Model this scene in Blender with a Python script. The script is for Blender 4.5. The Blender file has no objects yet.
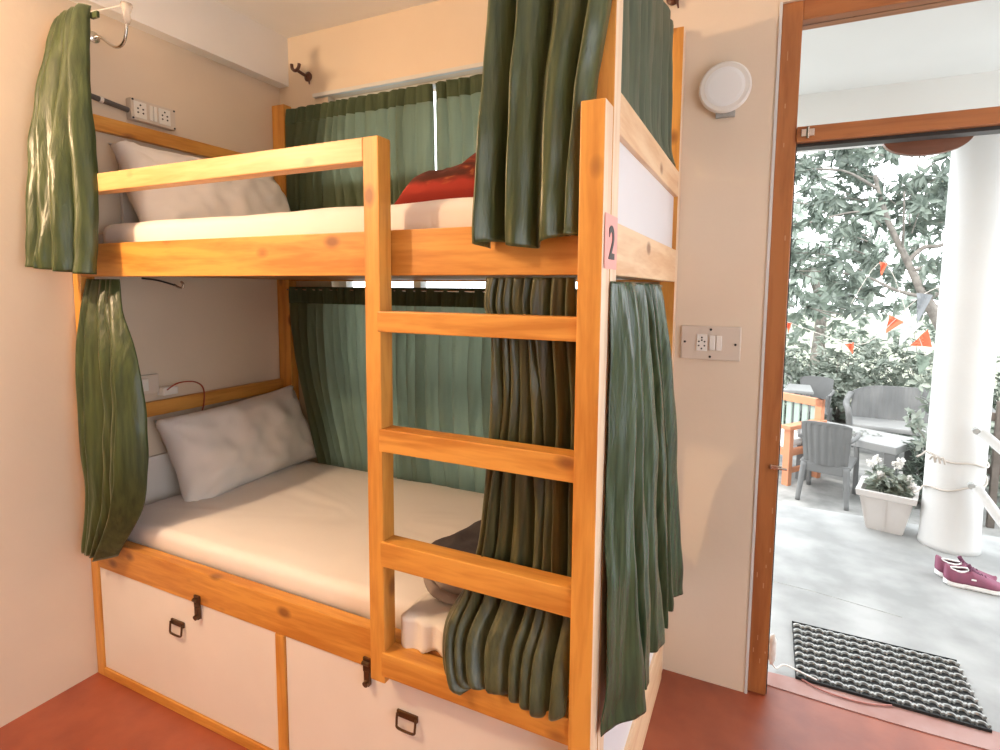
import bpy, bmesh, math, random
from mathutils import Vector, Matrix, noise
random.seed(7)
scn = bpy.context.scene
C = scn.collection
PI = math.pi

# ------------------------------------------------------------------ camera, world, light
def make_camera():
    yaw, pitch, roll = map(math.radians, (24.996, -5.279, 0.50))
    fwd = Vector((-math.sin(yaw)*math.cos(pitch), math.cos(yaw)*math.cos(pitch), math.sin(pitch)))
    right = Vector((math.cos(yaw), math.sin(yaw), 0))
    up = right.cross(fwd)
    r2 = right*math.cos(roll) + up*math.sin(roll)
    u2 = -right*math.sin(roll) + up*math.cos(roll)
    cd = bpy.data.cameras.new('camera')
    cam = bpy.data.objects.new('camera', cd)
    C.objects.link(cam)
    m = Matrix((r2, u2, -fwd)).transposed().to_4x4()
    m.translation = (2.3001, -1.1542, 1.5082)
    cam.matrix_world = m
    cd.sensor_width = 36
    cd.lens = 548.35/1000*36
    cd.shift_x = -7.92/1000
    cd.shift_y = -34.97/1000
    cd.clip_start = 0.02
    scn.camera = cam
make_camera()

w = bpy.data.worlds.new('sky'); scn.world = w; w.use_nodes = True
bg = w.node_tree.nodes['Background']
bg.inputs[0].default_value = (0.93, 0.97, 1.0, 1)
bg.inputs[1].default_value = 4.1

def lamp(name, kind, loc, energy, color, **k):
    l = bpy.data.lights.new(name, kind); l.energy = energy; l.color = color
    for a, b in k.items(): setattr(l, a, b)
    o = bpy.data.objects.new(name, l); C.objects.link(o); o.location = loc
    return o
lamp('wall_bulb', 'POINT', (0.16, -1.12, 2.26), 74, (1.0, 0.69, 0.42), shadow_soft_size=0.035)
s = lamp('sun', 'SUN', (0, 0, 5), 2.2, (1.0, 0.97, 0.92), angle=math.radians(2.5))
s.rotation_euler = (math.radians(36), 0, math.radians(-22))
scn.view_settings.view_transform = 'Standard'
scn.view_settings.look = 'None'
scn.view_settings.exposure = 0.17
scn.view_settings.gamma = 1.0
scn.view_settings.use_curve_mapping = False

# ------------------------------------------------------------------ materials
def nodes(name):
    m = bpy.data.materials.new(name); m.use_nodes = True
    nt = m.node_tree
    return m, nt, nt.nodes['Principled BSDF']
def setp(b, **k):
    for a, v in k.items():
        a = a.replace('_', ' ')
        if a in b.inputs: b.inputs[a].default_value = v
def c4(c): return (c[0], c[1], c[2], 1)
def mat(name, c, rough=0.5, var=0.0, vscale=8, c2=None, bump=0.0, bscale=60, metallic=0.0, coord='Object', stretch=(1,1,1), **k):
    m, nt, b = nodes(name)
    setp(b, Roughness=rough, Metallic=metallic, **k)
    b.inputs['Base Color'].default_value = c4(c)
    if var or c2 or bump:
        tc = nt.nodes.new('ShaderNodeTexCoord'); mp = nt.nodes.new('ShaderNodeMapping')
        mp.inputs['Scale'].default_value = stretch
        nt.links.new(tc.outputs[coord], mp.inputs[0])
    if var or c2:
        n = nt.nodes.new('ShaderNodeTexNoise'); n.inputs['Scale'].default_value = vscale; n.inputs['Detail'].default_value = 6
        nt.links.new(mp.outputs[0], n.inputs['Vector'])
        r = nt.nodes.new('ShaderNodeValToRGB')
        if c2 is None: c2 = tuple(x*(1-var) for x in c)
        r.color_ramp.elements[0].position = 0.35; r.color_ramp.elements[1].position = 0.65
        r.color_ramp.elements[0].color = c4(c2); r.color_ramp.elements[1].color = c4(c)
        nt.links.new(n.outputs[0], r.inputs[0]); nt.links.new(r.outputs[0], b.inputs['Base Color'])
    if bump:
        n2 = nt.nodes.new('ShaderNodeTexNoise'); n2.inputs['Scale'].default_value = bscale; n2.inputs['Detail'].default_value = 4
        nt.links.new(mp.outputs[0], n2.inputs['Vector'])
        bp = nt.nodes.new('ShaderNodeBump'); bp.inputs['Strength'].default_value = bump; bp.inputs['Distance'].default_value = 0.01
        nt.links.new(n2.outputs[0], bp.inputs['Height']); nt.links.new(bp.outputs[0], b.inputs['Normal'])
    return m
def wood(name, axis, c=(0.71, 0.345, 0.072), c2=(0.51, 0.20, 0.032), knots=True, rough=0.42, seed=0.0):
    m, nt, b = nodes(name); N = nt.nodes; L = nt.links
    tc = N.new('ShaderNodeTexCoord'); mp = N.new('ShaderNodeMapping')
    sc = [9, 9, 9]; sc['xyz'.index(axis)] = 0.9
    mp.inputs['Scale'].default_value = sc; mp.inputs['Location'].default_value = (seed, seed*1.7, seed*0.6)
    L.new(tc.outputs['Object'], mp.inputs[0])
    n = N.new('ShaderNodeTexNoise'); n.inputs['Scale'].default_value = 2.2; n.inputs['Detail'].default_value = 8; n.inputs['Distortion'].default_value = 0.8
    L.new(mp.outputs[0], n.inputs['Vector'])
    wv = N.new('ShaderNodeTexNoise'); wv.inputs['Scale'].default_value = 14; wv.inputs['Detail'].default_value = 3
    L.new(mp.outputs[0], wv.inputs['Vector'])
    ad = N.new('ShaderNodeMath'); ad.operation = 'MULTIPLY_ADD'; ad.inputs[1].default_value = 0.25
    L.new(wv.outputs[0], ad.inputs[0]); L.new(n.outputs[0], ad.inputs[2])
    r = N.new('ShaderNodeValToRGB'); e = r.color_ramp.elements
    e[0].position = 0.46; e[0].color = c4(c2); e[1].position = 0.72; e[1].color = c4(c)
    L.new(ad.outputs[0], r.inputs[0])
    out = r.outputs[0]
    if knots:
        mp2 = N.new('ShaderNodeMapping'); s2 = [9, 9, 9]; s2['xyz'.index(axis)] = 5.5
        mp2.inputs['Scale'].default_value = s2; mp2.inputs['Location'].default_value = (seed+.3, seed+.1, seed)
        L.new(tc.outputs['Object'], mp2.inputs[0])
        v = N.new('ShaderNodeTexVoronoi'); v.inputs['Scale'].default_value = 1.0
        L.new(mp2.outputs[0], v.inputs['Vector'])
        r2 = N.new('ShaderNodeValToRGB'); q = r2.color_ramp.elements
        q[0].position = 0.09; q[0].color = (1, 1, 1, 1); q[1].position = 0.20; q[1].color = (0, 0, 0, 1)
        L.new(v.outputs['Distance'], r2.inputs[0])
        mx = N.new('ShaderNodeMixRGB'); mx.inputs[2].default_value = (0.22, 0.075, 0.02, 1)
        mu = N.new('ShaderNodeMath'); mu.operation = 'MULTIPLY'; mu.inputs[1].default_value = 0.85
        L.new(r2.outputs[0], mu.inputs[0]); L.new(mu.outputs[0], mx.inputs[0]); L.new(out, mx.inputs[1]); out = mx.outputs[0]
    L.new(out, b.inputs['Base Color'])
    setp(b, Roughness=rough)
    return m
WX = wood('pine_x', 'x'); WX2 = wood('pine_x_knotty', 'x', seed=3.3); WY = wood('pine_y_daylit', 'y', (0.84, 0.60, 0.38), (0.70, 0.42, 0.22)); WZP = wood('pine_z_daylit', 'z', (0.86, 0.68, 0.50), (0.74, 0.50, 0.32), knots=False); WZ = wood('pine_z', 'z', seed=1.2)  # WY and WZP: pine paled to paint daylight on the bed's right end
WD = wood('door_frame_wood', 'z', (0.42, 0.16, 0.05), (0.30, 0.10, 0.03), knots=False, rough=0.4, seed=2)
WDX = wood('door_frame_wood_x', 'x', (0.42, 0.16, 0.05), (0.30, 0.10, 0.03), knots=False, rough=0.4, seed=5)
def wall_mat(name, c, rough=0.75):
    return mat(name, c, rough, var=0.05, vscale=2.5, bump=0.06, bscale=45)
M_wall = wall_mat('wall_paint', (0.75, 0.635, 0.505))
M_ceil = wall_mat('ceiling_paint', (0.88, 0.87, 0.855))
M_floor = mat('red_oxide_floor', (0.34, 0.078, 0.032), 0.42, c2=(0.25, 0.050, 0.019), vscale=7, bump=0.10, bscale=25)
M_floor.node_tree.nodes['Principled BSDF'].inputs['Specular IOR Level'].default_value = 0.9
M_sill = mat('worn_sill', (0.42, 0.25, 0.22), 0.5, c2=(0.36, 0.18, 0.15), vscale=9)
M_conc = mat('porch_concrete', (0.40, 0.405, 0.40), 0.6, c2=(0.25, 0.255, 0.25), vscale=3.2, bump=0.1, bscale=12)
M_patio = mat('patio_paving', (0.34, 0.335, 0.32), 0.8, c2=(0.21, 0.21, 0.20), vscale=5, bump=0.3, bscale=20)
M_soil = mat('garden_soil', (0.30, 0.29, 0.24), 0.95, c2=(0.16, 0.19, 0.12), vscale=4, bump=0.5, bscale=15)
M_white = mat('white_plaster', (0.66, 0.66, 0.65), 0.7, var=0.04, vscale=3, bump=0.05)
M_lam = mat('white_laminate', (0.84, 0.80, 0.76), 0.35, var=0.04, vscale=4)
M_lamcool = mat('pale_laminate', (0.78, 0.78, 0.82), 0.35, var=0.04, vscale=3)
M_sheet = mat('white_sheet', (0.86, 0.83, 0.82), 0.8, var=0.03, vscale=3, bump=0.10, bscale=9)
M_pillow = mat('white_pillowcase', (0.82, 0.79, 0.76), 0.8, bump=0.15, bscale=10)
M_matt = mat('grey_mattress', (0.42, 0.38, 0.36), 0.85, var=0.1)
M_tape = mat('pink_tape', (0.85, 0.40, 0.36), 0.5)
M_black = mat('black_plastic', (0.02, 0.02, 0.02), 0.4)
M_rubber = mat('rubber_grey', (0.46, 0.47, 0.46), 0.6, c2=(0.32, 0.33, 0.32), vscale=30)
M_rubberd = mat('rubber_black', (0.012, 0.014, 0.014), 0.7)
M_steel = mat('steel', (0.6, 0.58, 0.55), 0.25, metallic=1.0)
M_brass = mat('antique_metal', (0.13, 0.075, 0.04), 0.3, metallic=0.8)
M_plastic = mat('white_plastic', (0.80, 0.78, 0.74), 0.35)
M_plasticd = mat('dusty_plastic', (0.66, 0.58, 0.50), 0.45)
M_bracket = mat('brown_bracket', (0.10, 0.035, 0.02), 0.35)
M_greyp = mat('grey_plastic', (0.16, 0.16, 0.157), 0.5, var=0.1)
M_greyp2 = mat('pale_grey_plastic', (0.27, 0.27, 0.265), 0.45)
M_orange = mat('orange_wood', (0.55, 0.23, 0.12), 0.5, var=0.12, vscale=10)
M_tub = mat('tub_plastic', (0.62, 0.59, 0.57), 0.5, var=0.05)
M_cush = mat('cushion_cloth', (0.70, 0.68, 0.66), 0.9)
M_gslat = mat('green_slat', (0.30, 0.38, 0.33), 0.6)
M_bark = mat('bark', (0.30, 0.27, 0.24), 0.9, c2=(0.18, 0.16, 0.14), vscale=14, bump=0.4)
M_rope = mat('rope', (0.55, 0.50, 0.45), 0.9)
M_shoe = mat('maroon_mesh', (0.22, 0.075, 0.12), 0.75, c2=(0.25, 0.07, 0.125), vscale=30, bump=0.2, bscale=300)
M_shoed = mat('maroon_dark', (0.12, 0.03, 0.07), 0.7)
M_sole = mat('white_sole', (0.85, 0.84, 0.83), 0.5)
M_lining = mat('grey_lining', (0.50, 0.49, 0.48), 0.9)
M_redcab = mat('red_cable', (0.35, 0.05, 0.02), 0.4)
M_darkw = mat('weathered_wood', (0.16, 0.13, 0.11), 0.8, c2=(0.09, 0.075, 0.06), vscale=10)
M_print = mat('leaf_litter', (0.20, 0.21, 0.19), 0.9)

def fabric(name, c, c2, rough=0.42, trans=0.0, spec=0.5, sheen=0.25, tcol=None):
    m, nt, b = nodes(name); N = nt.nodes; L = nt.links
    tc = N.new('ShaderNodeTexCoord'); mp = N.new('ShaderNodeMapping'); mp.inputs['Scale'].default_value = (22, 22, 1.5)
    L.new(tc.outputs['Object'], mp.inputs[0])
    n = N.new('ShaderNodeTexNoise'); n.inputs['Scale'].default_value = 3; n.inputs['Detail'].default_value = 5
    L.new(mp.outputs[0], n.inputs['Vector'])
    r = N.new('ShaderNodeValToRGB'); r.color_ramp.elements[0].color = c4(c2); r.color_ramp.elements[1].color = c4(c)
    r.color_ramp.elements[0].position = .35; r.color_ramp.elements[1].position = .65
    L.new(n.outputs[0], r.inputs[0]); L.new(r.outputs[0], b.inputs['Base Color'])
    setp(b, Roughness=rough)
    b.inputs['Sheen Weight'].default_value = sheen
    b.inputs['Sheen Roughness'].default_value = 0.4
    b.inputs['Sheen Tint'].default_value = (0.85, 0.85, 0.6, 1)
    b.inputs['Specular IOR Level'].default_value = spec
    mp3 = N.new('ShaderNodeMapping'); mp3.inputs['Scale'].default_value = (5, 5, 0.9)
    L.new(tc.outputs['Object'], mp3.inputs[0])
    n2 = N.new('ShaderNodeTexNoise'); n2.inputs['Scale'].default_value = 11; n2.inputs['Detail'].default_value = 6; n2.inputs['Distortion'].default_value = 0.6
    L.new(mp3.outputs[0], n2.inputs['Vector'])
    bp = N.new('ShaderNodeBump'); bp.inputs['Strength'].default_value = 0.28; bp.inputs['Distance'].default_value = 0.01
    L.new(n2.outputs[0], bp.inputs['Height']); L.new(bp.outputs[0], b.inputs['Normal'])
    if trans:
        t = N.new('ShaderNodeBsdfTranslucent')
        if tcol: t.inputs[0].default_value = c4(tcol)
        else: L.new(r.outputs[0], t.inputs[0])
        mx = N.new('ShaderNodeMixShader'); mx.inputs[0].default_value = trans
        L.new(b.outputs[0], mx.inputs[1]); L.new(t.outputs[0], mx.inputs[2])
        L.new(mx.outputs[0], N['Material Output'].inputs['Surface'])
    return m
M_green = fabric('green_satin', (0.060, 0.086, 0.028), (0.026, 0.045, 0.015), rough=0.33)
M_green2 = fabric('green_satin_side', (0.045, 0.078, 0.035), (0.022, 0.043, 0.02), rough=0.27, spec=0.45, sheen=0.03)
M_green3 = fabric('green_satin_pale', (0.13, 0.165, 0.11), (0.09, 0.12, 0.08), rough=0.5, trans=0.3, sheen=0.2)
M_olive = fabric('olive_satin', (0.095, 0.098, 0.042), (0.045, 0.052, 0.024), rough=0.34)
M_sheer = fabric('green_sheer', (0.15, 0.195, 0.12), (0.09, 0.125, 0.075), rough=0.7, trans=0.55, sheen=0.05, spec=0.2, tcol=(0.56, 0.60, 0.50))
M_satin = fabric('green_olive_satin', (0.088, 0.108, 0.040), (0.040, 0.058, 0.022), rough=0.32)
M_hem = fabric('green_hem', (0.08, 0.11, 0.06), (0.055, 0.08, 0.045), rough=0.7, trans=0.12, sheen=0.05, spec=0.2)
M_navy = mat('navy_wool', (0.045, 0.040, 0.052), 0.9, bump=0.3, bscale=40, c2=(0.08, 0.07, 0.075), vscale=10)
M_taupe = mat('taupe_wool', (0.30, 0.25, 0.23), 0.9, bump=0.3, bscale=40)
M_glass, _nt, _b = nodes('window_glass')
setp(_b, Roughness=0.0, IOR=1.1); _b.inputs['Transmission Weight'].default_value = 1.0; _b.inputs['Base Color'].default_value = (0.97, 0.99, 0.98, 1)
M_knob, _nt, _b = nodes('clear_plastic')
setp(_b, Roughness=0.15, IOR=1.3); _b.inputs['Transmission Weight'].default_value = 0.7; _b.inputs['Base Color'].default_value = (0.9, 0.85, 0.8, 1)
def leafmat(name, c, c2, trans=0.3, rough=0.4):
    m, nt, b = nodes(name); N = nt.nodes; L = nt.links
    g = N.new('ShaderNodeNewGeometry'); r = N.new('ShaderNodeValToRGB')
    r.color_ramp.elements[0].color = c4(c2); r.color_ramp.elements[1].color = c4(c)
    L.new(g.outputs['Random Per Island'], r.inputs[0]); L.new(r.outputs[0], b.inputs['Base Color'])
    setp(b, Roughness=rough)
    t = N.new('ShaderNodeBsdfTranslucent'); L.new(r.outputs[0], t.inputs[0])
    mx = N.new('ShaderNodeMixShader'); mx.inputs[0].default_value = trans
    L.new(b.outputs[0], mx.inputs[1]); L.new(t.outputs[0], mx.inputs[2]); L.new(mx.outputs[0], N['Material Output'].inputs['Surface'])
    return m
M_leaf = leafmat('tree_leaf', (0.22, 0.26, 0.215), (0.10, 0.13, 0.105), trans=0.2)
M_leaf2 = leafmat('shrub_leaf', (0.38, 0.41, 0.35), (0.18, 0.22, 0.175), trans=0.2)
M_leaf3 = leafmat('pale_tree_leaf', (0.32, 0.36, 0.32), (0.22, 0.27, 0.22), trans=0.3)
M_petal = leafmat('white_petal', (0.9, 0.88, 0.86), (0.8, 0.78, 0.75), trans=0.3)
# fleece blanket: orange-red ground with brown fur pattern
def fleece():
    m, nt, b = nodes('red_fleece'); N = nt.nodes; L = nt.links
    tc = N.new('ShaderNodeTexCoord'); mp = N.new('ShaderNodeMapping'); mp.inputs['Scale'].default_value = (5, 5, 14)
    mp.inputs['Rotation'].default_value = (0, 0.6, 0.3)
    L.new(tc.outputs['Object'], mp.inputs[0])
    n = N.new('ShaderNodeTexNoise'); n.inputs['Scale'].default_value = 1.8; n.inputs['Detail'].default_value = 7; n.inputs['Distortion'].default_value = 1.5
    L.new(mp.outputs[0], n.inputs['Vector'])
    r = N.new('ShaderNodeValToRGB'); e = r.color_ramp.elements
    e[0].position = 0.42; e[0].color = (0.06, 0.010, 0.004, 1); e[1].position = 0.70; e[1].color = (0.42, 0.15, 0.04, 1)
    k = e.new(0.56); k.color = (0.13, 0.016, 0.006, 1)
    L.new(n.outputs[0], r.inputs[0])
    sp = N.new('ShaderNodeSeparateXYZ'); L.new(tc.outputs['Object'], sp.inputs[0])
    n3 = N.new('ShaderNodeTexNoise'); n3.inputs['Scale'].default_value = 9; n3.inputs['Detail'].default_value = 5; L.new(tc.outputs['Object'], n3.inputs['Vector'])
    ma = N.new('ShaderNodeMath'); ma.operation = 'MULTIPLY_ADD'; ma.inputs[1].default_value = 0.10; L.new(n3.outputs[0], ma.inputs[0]); L.new(sp.outputs['Z'], ma.inputs[2])
    r3 = N.new('ShaderNodeValToRGB'); r3.color_ramp.elements[0].position = 0.115; r3.color_ramp.elements[1].position = 0.135
    L.new(ma.outputs[0], r3.inputs[0])
    mx = N.new('ShaderNodeMixRGB'); L.new(r3.outputs[0], mx.inputs[0]); mx.inputs[1].default_value = (0.30, 0.026, 0.014, 1); L.new(r.outputs[0], mx.inputs[2])
    L.new(mx.outputs[0], b.inputs['Base Color']); setp(b, Roughness=0.95)
    return m
M_fleece = fleece()
M_fleece2 = mat('red_fleece_plain', (0.34, 0.032, 0.014), 0.95, var=0.15, vscale=20, bump=0.3, bscale=60)

# ------------------------------------------------------------------ helpers
def tag(o, label=None, cat=None, group=None, kind=None):
    if label: o['label'] = label
    if cat: o['category'] = cat
    if group: o['group'] = group
    if kind: o['kind'] = kind
    return o
def thing(name, loc, label, cat, rz=0.0, group=None):
    o = bpy.data.objects.new(name, None); o.empty_display_size = 0.05
    C.objects.link(o); o.location = loc; o.rotation_euler = (0, 0, rz)
    return tag(o, label, cat, group)
def wloc(o):
    v = Vector((0, 0, 0))
    while o: v += o.location; o = o.parent
    return v
def obj(name, bm, m, parent=None, world=True, smooth=False, loc=None):
    """bm in world coordinates when world=True, else in the parent's local frame"""
    if isinstance(bm, bmesh.types.BMesh):
        me = bpy.data.meshes.new(name); bmesh.ops.recalc_face_normals(bm, faces=bm.faces); bm.to_mesh(me); bm.free()
    else: me = bm; me.name = name
    off = Vector((0, 0, 0))
    if parent is not None:
        if world: off = wloc(parent)
    else:
        xs = [v.co for v in me.vertices]
        if world: off = Vector(((min(v.x for v in xs)+max(v.x for v in xs))/2, (min(v.y for v in xs)+max(v.y for v in xs))/2, min(v.z for v in xs)))
    if off.length > 0:
        me.transform(Matrix.Translation(-off))
    o = bpy.data.objects.new(name, me); C.objects.link(o)
    if parent is not None: o.parent = parent
    else: o.location = off
    for mm in (m if isinstance(m, (list, tuple)) else [m]): me.materials.append(mm)
    if smooth:
        for p in me.polygons: p.use_smooth = True
    return o
def struct(name, bm, m): return tag(obj(name, bm, m), kind='structure')
def box(bm, x0, x1, y0, y1, z0, z1, bev=0.0, mat_index=0, rot=None):
    r = bmesh.ops.create_cube(bm, size=1.0)
    vs = r['verts']
    for v in vs:
        v.co = Vector(((x0+x1)/2+v.co.x*(x1-x0), (y0+y1)/2+v.co.y*(y1-y0), (z0+z1)/2+v.co.z*(z1-z0)))
    if rot is not None: bmesh.ops.transform(bm, matrix=rot, verts=vs)
    fs = list({f for v in vs for f in v.link_faces})
    for f in fs: f.material_index = mat_index
    if bev > 0:
        es = list({e for v in vs for e in v.link_edges})
        bmesh.ops.bevel(bm, geom=es, offset=bev, segments=2, affect='EDGES', profile=0.6)
    return bm
def B(*a, **k): return box(bmesh.new(), *a, **k)
def tube(bm, pts, r, n=8, caps=True):
    pts = [Vector(p) for p in pts]
    rs = r if isinstance(r, (list, tuple)) else [r]*len(pts)
    rings = []; prev = None
    for i, p in enumerate(pts):
        d = (pts[min(i+1, len(pts)-1)]-pts[max(i-1, 0)]).normalized()
        if prev is None:
            a = Vector((0, 0, 1)) if abs(d.z) < 0.9 else Vector((1, 0, 0))
            u = d.cross(a).normalized()
        else:
            u = (prev - d*prev.dot(d)).normalized()
        prev = u; v = d.cross(u)
        rings.append([bm.verts.new(p+(u*math.cos(2*PI*k/n)+v*math.sin(2*PI*k/n))*rs[i]) for k in range(n)])
    for a, b in zip(rings, rings[1:]):
        for k in range(n): bm.faces.new((a[k], a[(k+1) % n], b[(k+1) % n], b[k]))
    if caps:
        bm.faces.new(rings[0][::-1]); bm.faces.new(rings[-1])
    return bm
def T(pts, r, n=8): return tube(bmesh.new(), pts, r, n)
def lathe(bm, prof, c, axis='z', n=32):
    """prof: (radius, height) list"""
    rings = []
    for r, h in prof:
        ring = []
        for k in range(n):
            a = 2*PI*k/n
            if axis == 'z': p = (c[0]+r*math.cos(a), c[1]+r*math.sin(a), c[2]+h)
            elif axis == 'y': p = (c[0]+r*math.cos(a), c[1]+h, c[2]+r*math.sin(a))
            else: p = (c[0]+h, c[1]+r*math.cos(a), c[2]+r*math.sin(a))
            ring.append(bm.verts.new(p))
        rings.append(ring)
    for a, b in zip(rings, rings[1:]):
        for k in range(n): bm.faces.new((a[k], a[(k+1) % n], b[(k+1) % n], b[k]))
    bm.faces.new(rings[0][::-1]); bm.faces.new(rings[-1])
    return bm
def smoothpath(pts, sub=6):
    pts = [Vector(p) for p in pts]; out = []
    for i in range(len(pts)-1):
        p0 = pts[max(i-1, 0)]; p1 = pts[i]; p2 = pts[i+1]; p3 = pts[min(i+2, len(pts)-1)]
        for k in range(sub):
            t = k/sub
            out.append(0.5*((2*p1)+(p2-p0)*t+(2*p0-5*p1+4*p2-p3)*t*t+(3*p1-p0-3*p2+p3)*t**3))
    out.append(pts[-1]); return out
def cr(vals, t):
    """catmull interpolation of a list of (t, tuple) rows"""
    ts = [v[0] for v in vals]
    i = 0
    while i < len(ts)-2 and t > ts[i+1]: i += 1
    u = (t-ts[i])/(ts[i+1]-ts[i]); u = min(max(u, 0), 1)
    p1 = vals[i][1]; p2 = vals[i+1][1]; p0 = vals[max(i-1, 0)][1]; p3 = vals[min(i+2, len(vals)-1)][1]
    return [0.5*((2*b)+(c-a)*u+(2*a-5*b+4*c-d)*u*u+(3*b-a-3*c+d)*u**3) for a, b, c, d in zip(p0, p1, p2, p3)]
def curtain(name, rows, folds, m, label, seed=0, nu=None, nv=60, thick=0.002, phase=0.0, sharp=0.35, hem=None, hemfn=None, skew=0.6, group=None, mats=None, matfn=None):
    """rows: (t, (xl, yl, zl, xr, yr, zr, amplitude)) from the heading (t=0) to the hem (t=1)"""
    nu = nu or int(folds*22)
    rnd = random.Random(seed*13+5)
    nf = max(1, int(math.ceil(folds)))
    wd = [rnd.uniform(0.55, 1.5) for _ in range(nf)]; tot = sum(wd); ed = [0]
    for x in wd: ed.append(ed[-1]+x/tot)
    fa = [rnd.uniform(0.65, 1.25) for _ in range(nf+2)]; fs = [rnd.uniform(0.25, 0.75) for _ in range(nf)]
    bm = bmesh.new(); g = []
    for j in range(nv+1):
        t = j/nv; q = cr(rows, t); a = Vector(q[0:3]); b = Vector(q[3:6]); amp = q[6]
        d = (b-a); d.z = 0; L = d.length or 1; d.normalize(); nrm = Vector((d.y, -d.x, 0))
        line = []
        for i in range(nu+1):
            u = i/nu
            uu = u + skew*0.10*noise.noise(Vector((u*2.5+seed, t*1.3, seed+5)))*min(1, 4*u*(1-u)*2)
            uu = min(max(uu, 0.0), 0.9999); k = 0
            while k < nf-1 and uu >= ed[k+1]: k += 1
            w_ = (uu-ed[k])/(ed[k+1]-ed[k])
            c_ = fs[k] + 0.15*noise.noise(Vector((k*3.3, t*1.5, seed)))
            w2 = 0.5*w_/c_ if w_ < c_ else 0.5+0.5*(w_-c_)/(1-c_)      # asymmetric fold
            sn = math.sin(PI*w2); pw = 1.15 if (k+seed) % 2 else 0.8
            s = 2*sn**pw-1
            am = amp*(fa[k]*(1-w_)+fa[k+1]*w_)
            s2 = noise.noise(Vector((u*folds*1.3+seed, t*2.0, seed+9)))*0.85 + noise.noise(Vector((u*folds*4.5, t*3.2, seed+3)))*0.25
            p = a.lerp(b, u) + nrm*((s+s2)*am)
            p += d*(math.cos(2*PI*w2+phase)*am*0.35)
            p += nrm*noise.noise(Vector((u*9, t*9, seed+2)))*amp*0.22
            if hemfn: p.z += hemfn(u, t)
            line.append(bm.verts.new(p))
        g.append(line)
    for j in range(nv):
        for i in range(nu):
            f = bm.faces.new((g[j][i], g[j][i+1], g[j+1][i+1], g[j+1][i])); f.smooth = True
            if matfn and matfn((i+.5)/nu, (j+.5)/nv): f.material_index = 1
    ms = [m] if mats is None else [m]+mats
    o = obj(name, bm, ms)
    md = o.modifiers.new('thickness', 'SOLIDIFY'); md.thickness = thick; md.offset = 0
    return tag(o, label, 'curtain', group)
def transform_mesh(bm, mtx): bmesh.ops.transform(bm, matrix=mtx, verts=bm.verts); return bm

# ------------------------------------------------------------------ the room
D = 0.986; CZ = 2.755; DX0, DX1, DZ = 2.309, 3.42, 2.475
struct('floor', B(-0.15, 4.4, -3.4, 1.10, -0.15, 0.0), M_floor)
struct('ceiling', B(-0.15, 4.4, -3.4, D+.16, CZ, CZ+0.18), M_ceil)
struct('wall_left', B(-0.15, 0.0, -3.4, D+.16, 0.0, CZ), M_wall)
WX0, WX1, WZ0, WZ1 = 0.32, 1.84, 0.62, 2.442
bm = bmesh.new(); Y1 = D+0.16
box(bm, 0, WX0, D, Y1, 0, CZ); box(bm, WX1, DX0, D, Y1, 0, CZ)
box(bm, WX0, WX1, D, Y1, 0, WZ0); box(bm, WX0, WX1, D, Y1, WZ1, CZ)
box(bm, DX0, DX1, D, Y1, DZ, CZ); box(bm, DX1, 4.4, D, Y1, 0, CZ)
struct('wall_back', bm, M_wall)
bm = bmesh.new(); RY0, RY1, RZ0, RZ1 = -2.4, 0.3, 0.45, 2.30
box(bm, 4.25, 4.4, -3.4, RY0, 0, CZ); box(bm, 4.25, 4.4, RY1, D, 0, CZ); box(bm, 4.25, 4.4, RY0, RY1, 0, RZ0); box(bm, 4.25, 4.4, RY0, RY1, RZ1, CZ)
struct('wall_right', bm, M_wall)
wr = thing('added_window', (4.32, -1.2, RZ0), None, None); wr['kind'] = 'structure'  # unseen window, added to throw daylight on the bed's right side
bm = bmesh.new()
for y in (RY0+.025, -1.2, RY1-.025): box(bm, 4.30, 4.34, y-.025, y+.025, RZ0, RZ1)
for z in (RZ0+.025, RZ1-.025): box(bm, 4.30, 4.34, RY0+.05, RY1-.05, z-.025, z+.025)
obj('window_frame', bm, M_white, wr)
struct('wall_rear', B(0, 4.25, -3.4, -3.25, 0, CZ), M_wall)
struct('trim_1', B(0.0, 0.065, -3.25, D, 2.522, CZ), M_ceil)          # ledge along the top of the left wall
struct('trim_2', B(0.24, 1.93, D-0.022, D, 2.438, 2.456, bev=0.003), M_white)   # window head casing
# door sill, worn and curved
bm = bmesh.new()
n = 24; top = []
for i in range(n+1):
    x = DX0-0.0+(DX1-DX0)*i/n; y = 1.135+0.02*math.sin(i/n*PI)
    top.append((x, y))
vs0 = [bm.verts.new((x, 1.07-0.02*math.sin((x-DX0)*2.8), 0.0035)) for x, y in top]; vs1 = [bm.verts.new((x, y+.01, 0.002)) for x, y in top]
vb0 = [bm.verts.new((v.co.x, v.co.y, -0.02)) for v in vs0]; vb1 = [bm.verts.new((v.co.x, v.co.y, -0.02)) for v in vs1]
for i in range(n):
    bm.faces.new((vs0[i], vs0[i+1], vs1[i+1], vs1[i])); bm.faces.new((vs1[i], vs1[i+1], vb1[i+1], vb1[i])); bm.faces.new((vs0[i+1], vs0[i], vb0[i], vb0[i+1]))
struct('trim_3', bm, M_sill)
struct('trim_6', B(2.300, 2.3095, D-0.004, D+0.011, 0.0, DZ+.0), M_white)      # bare plaster edge beside the frame
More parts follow.
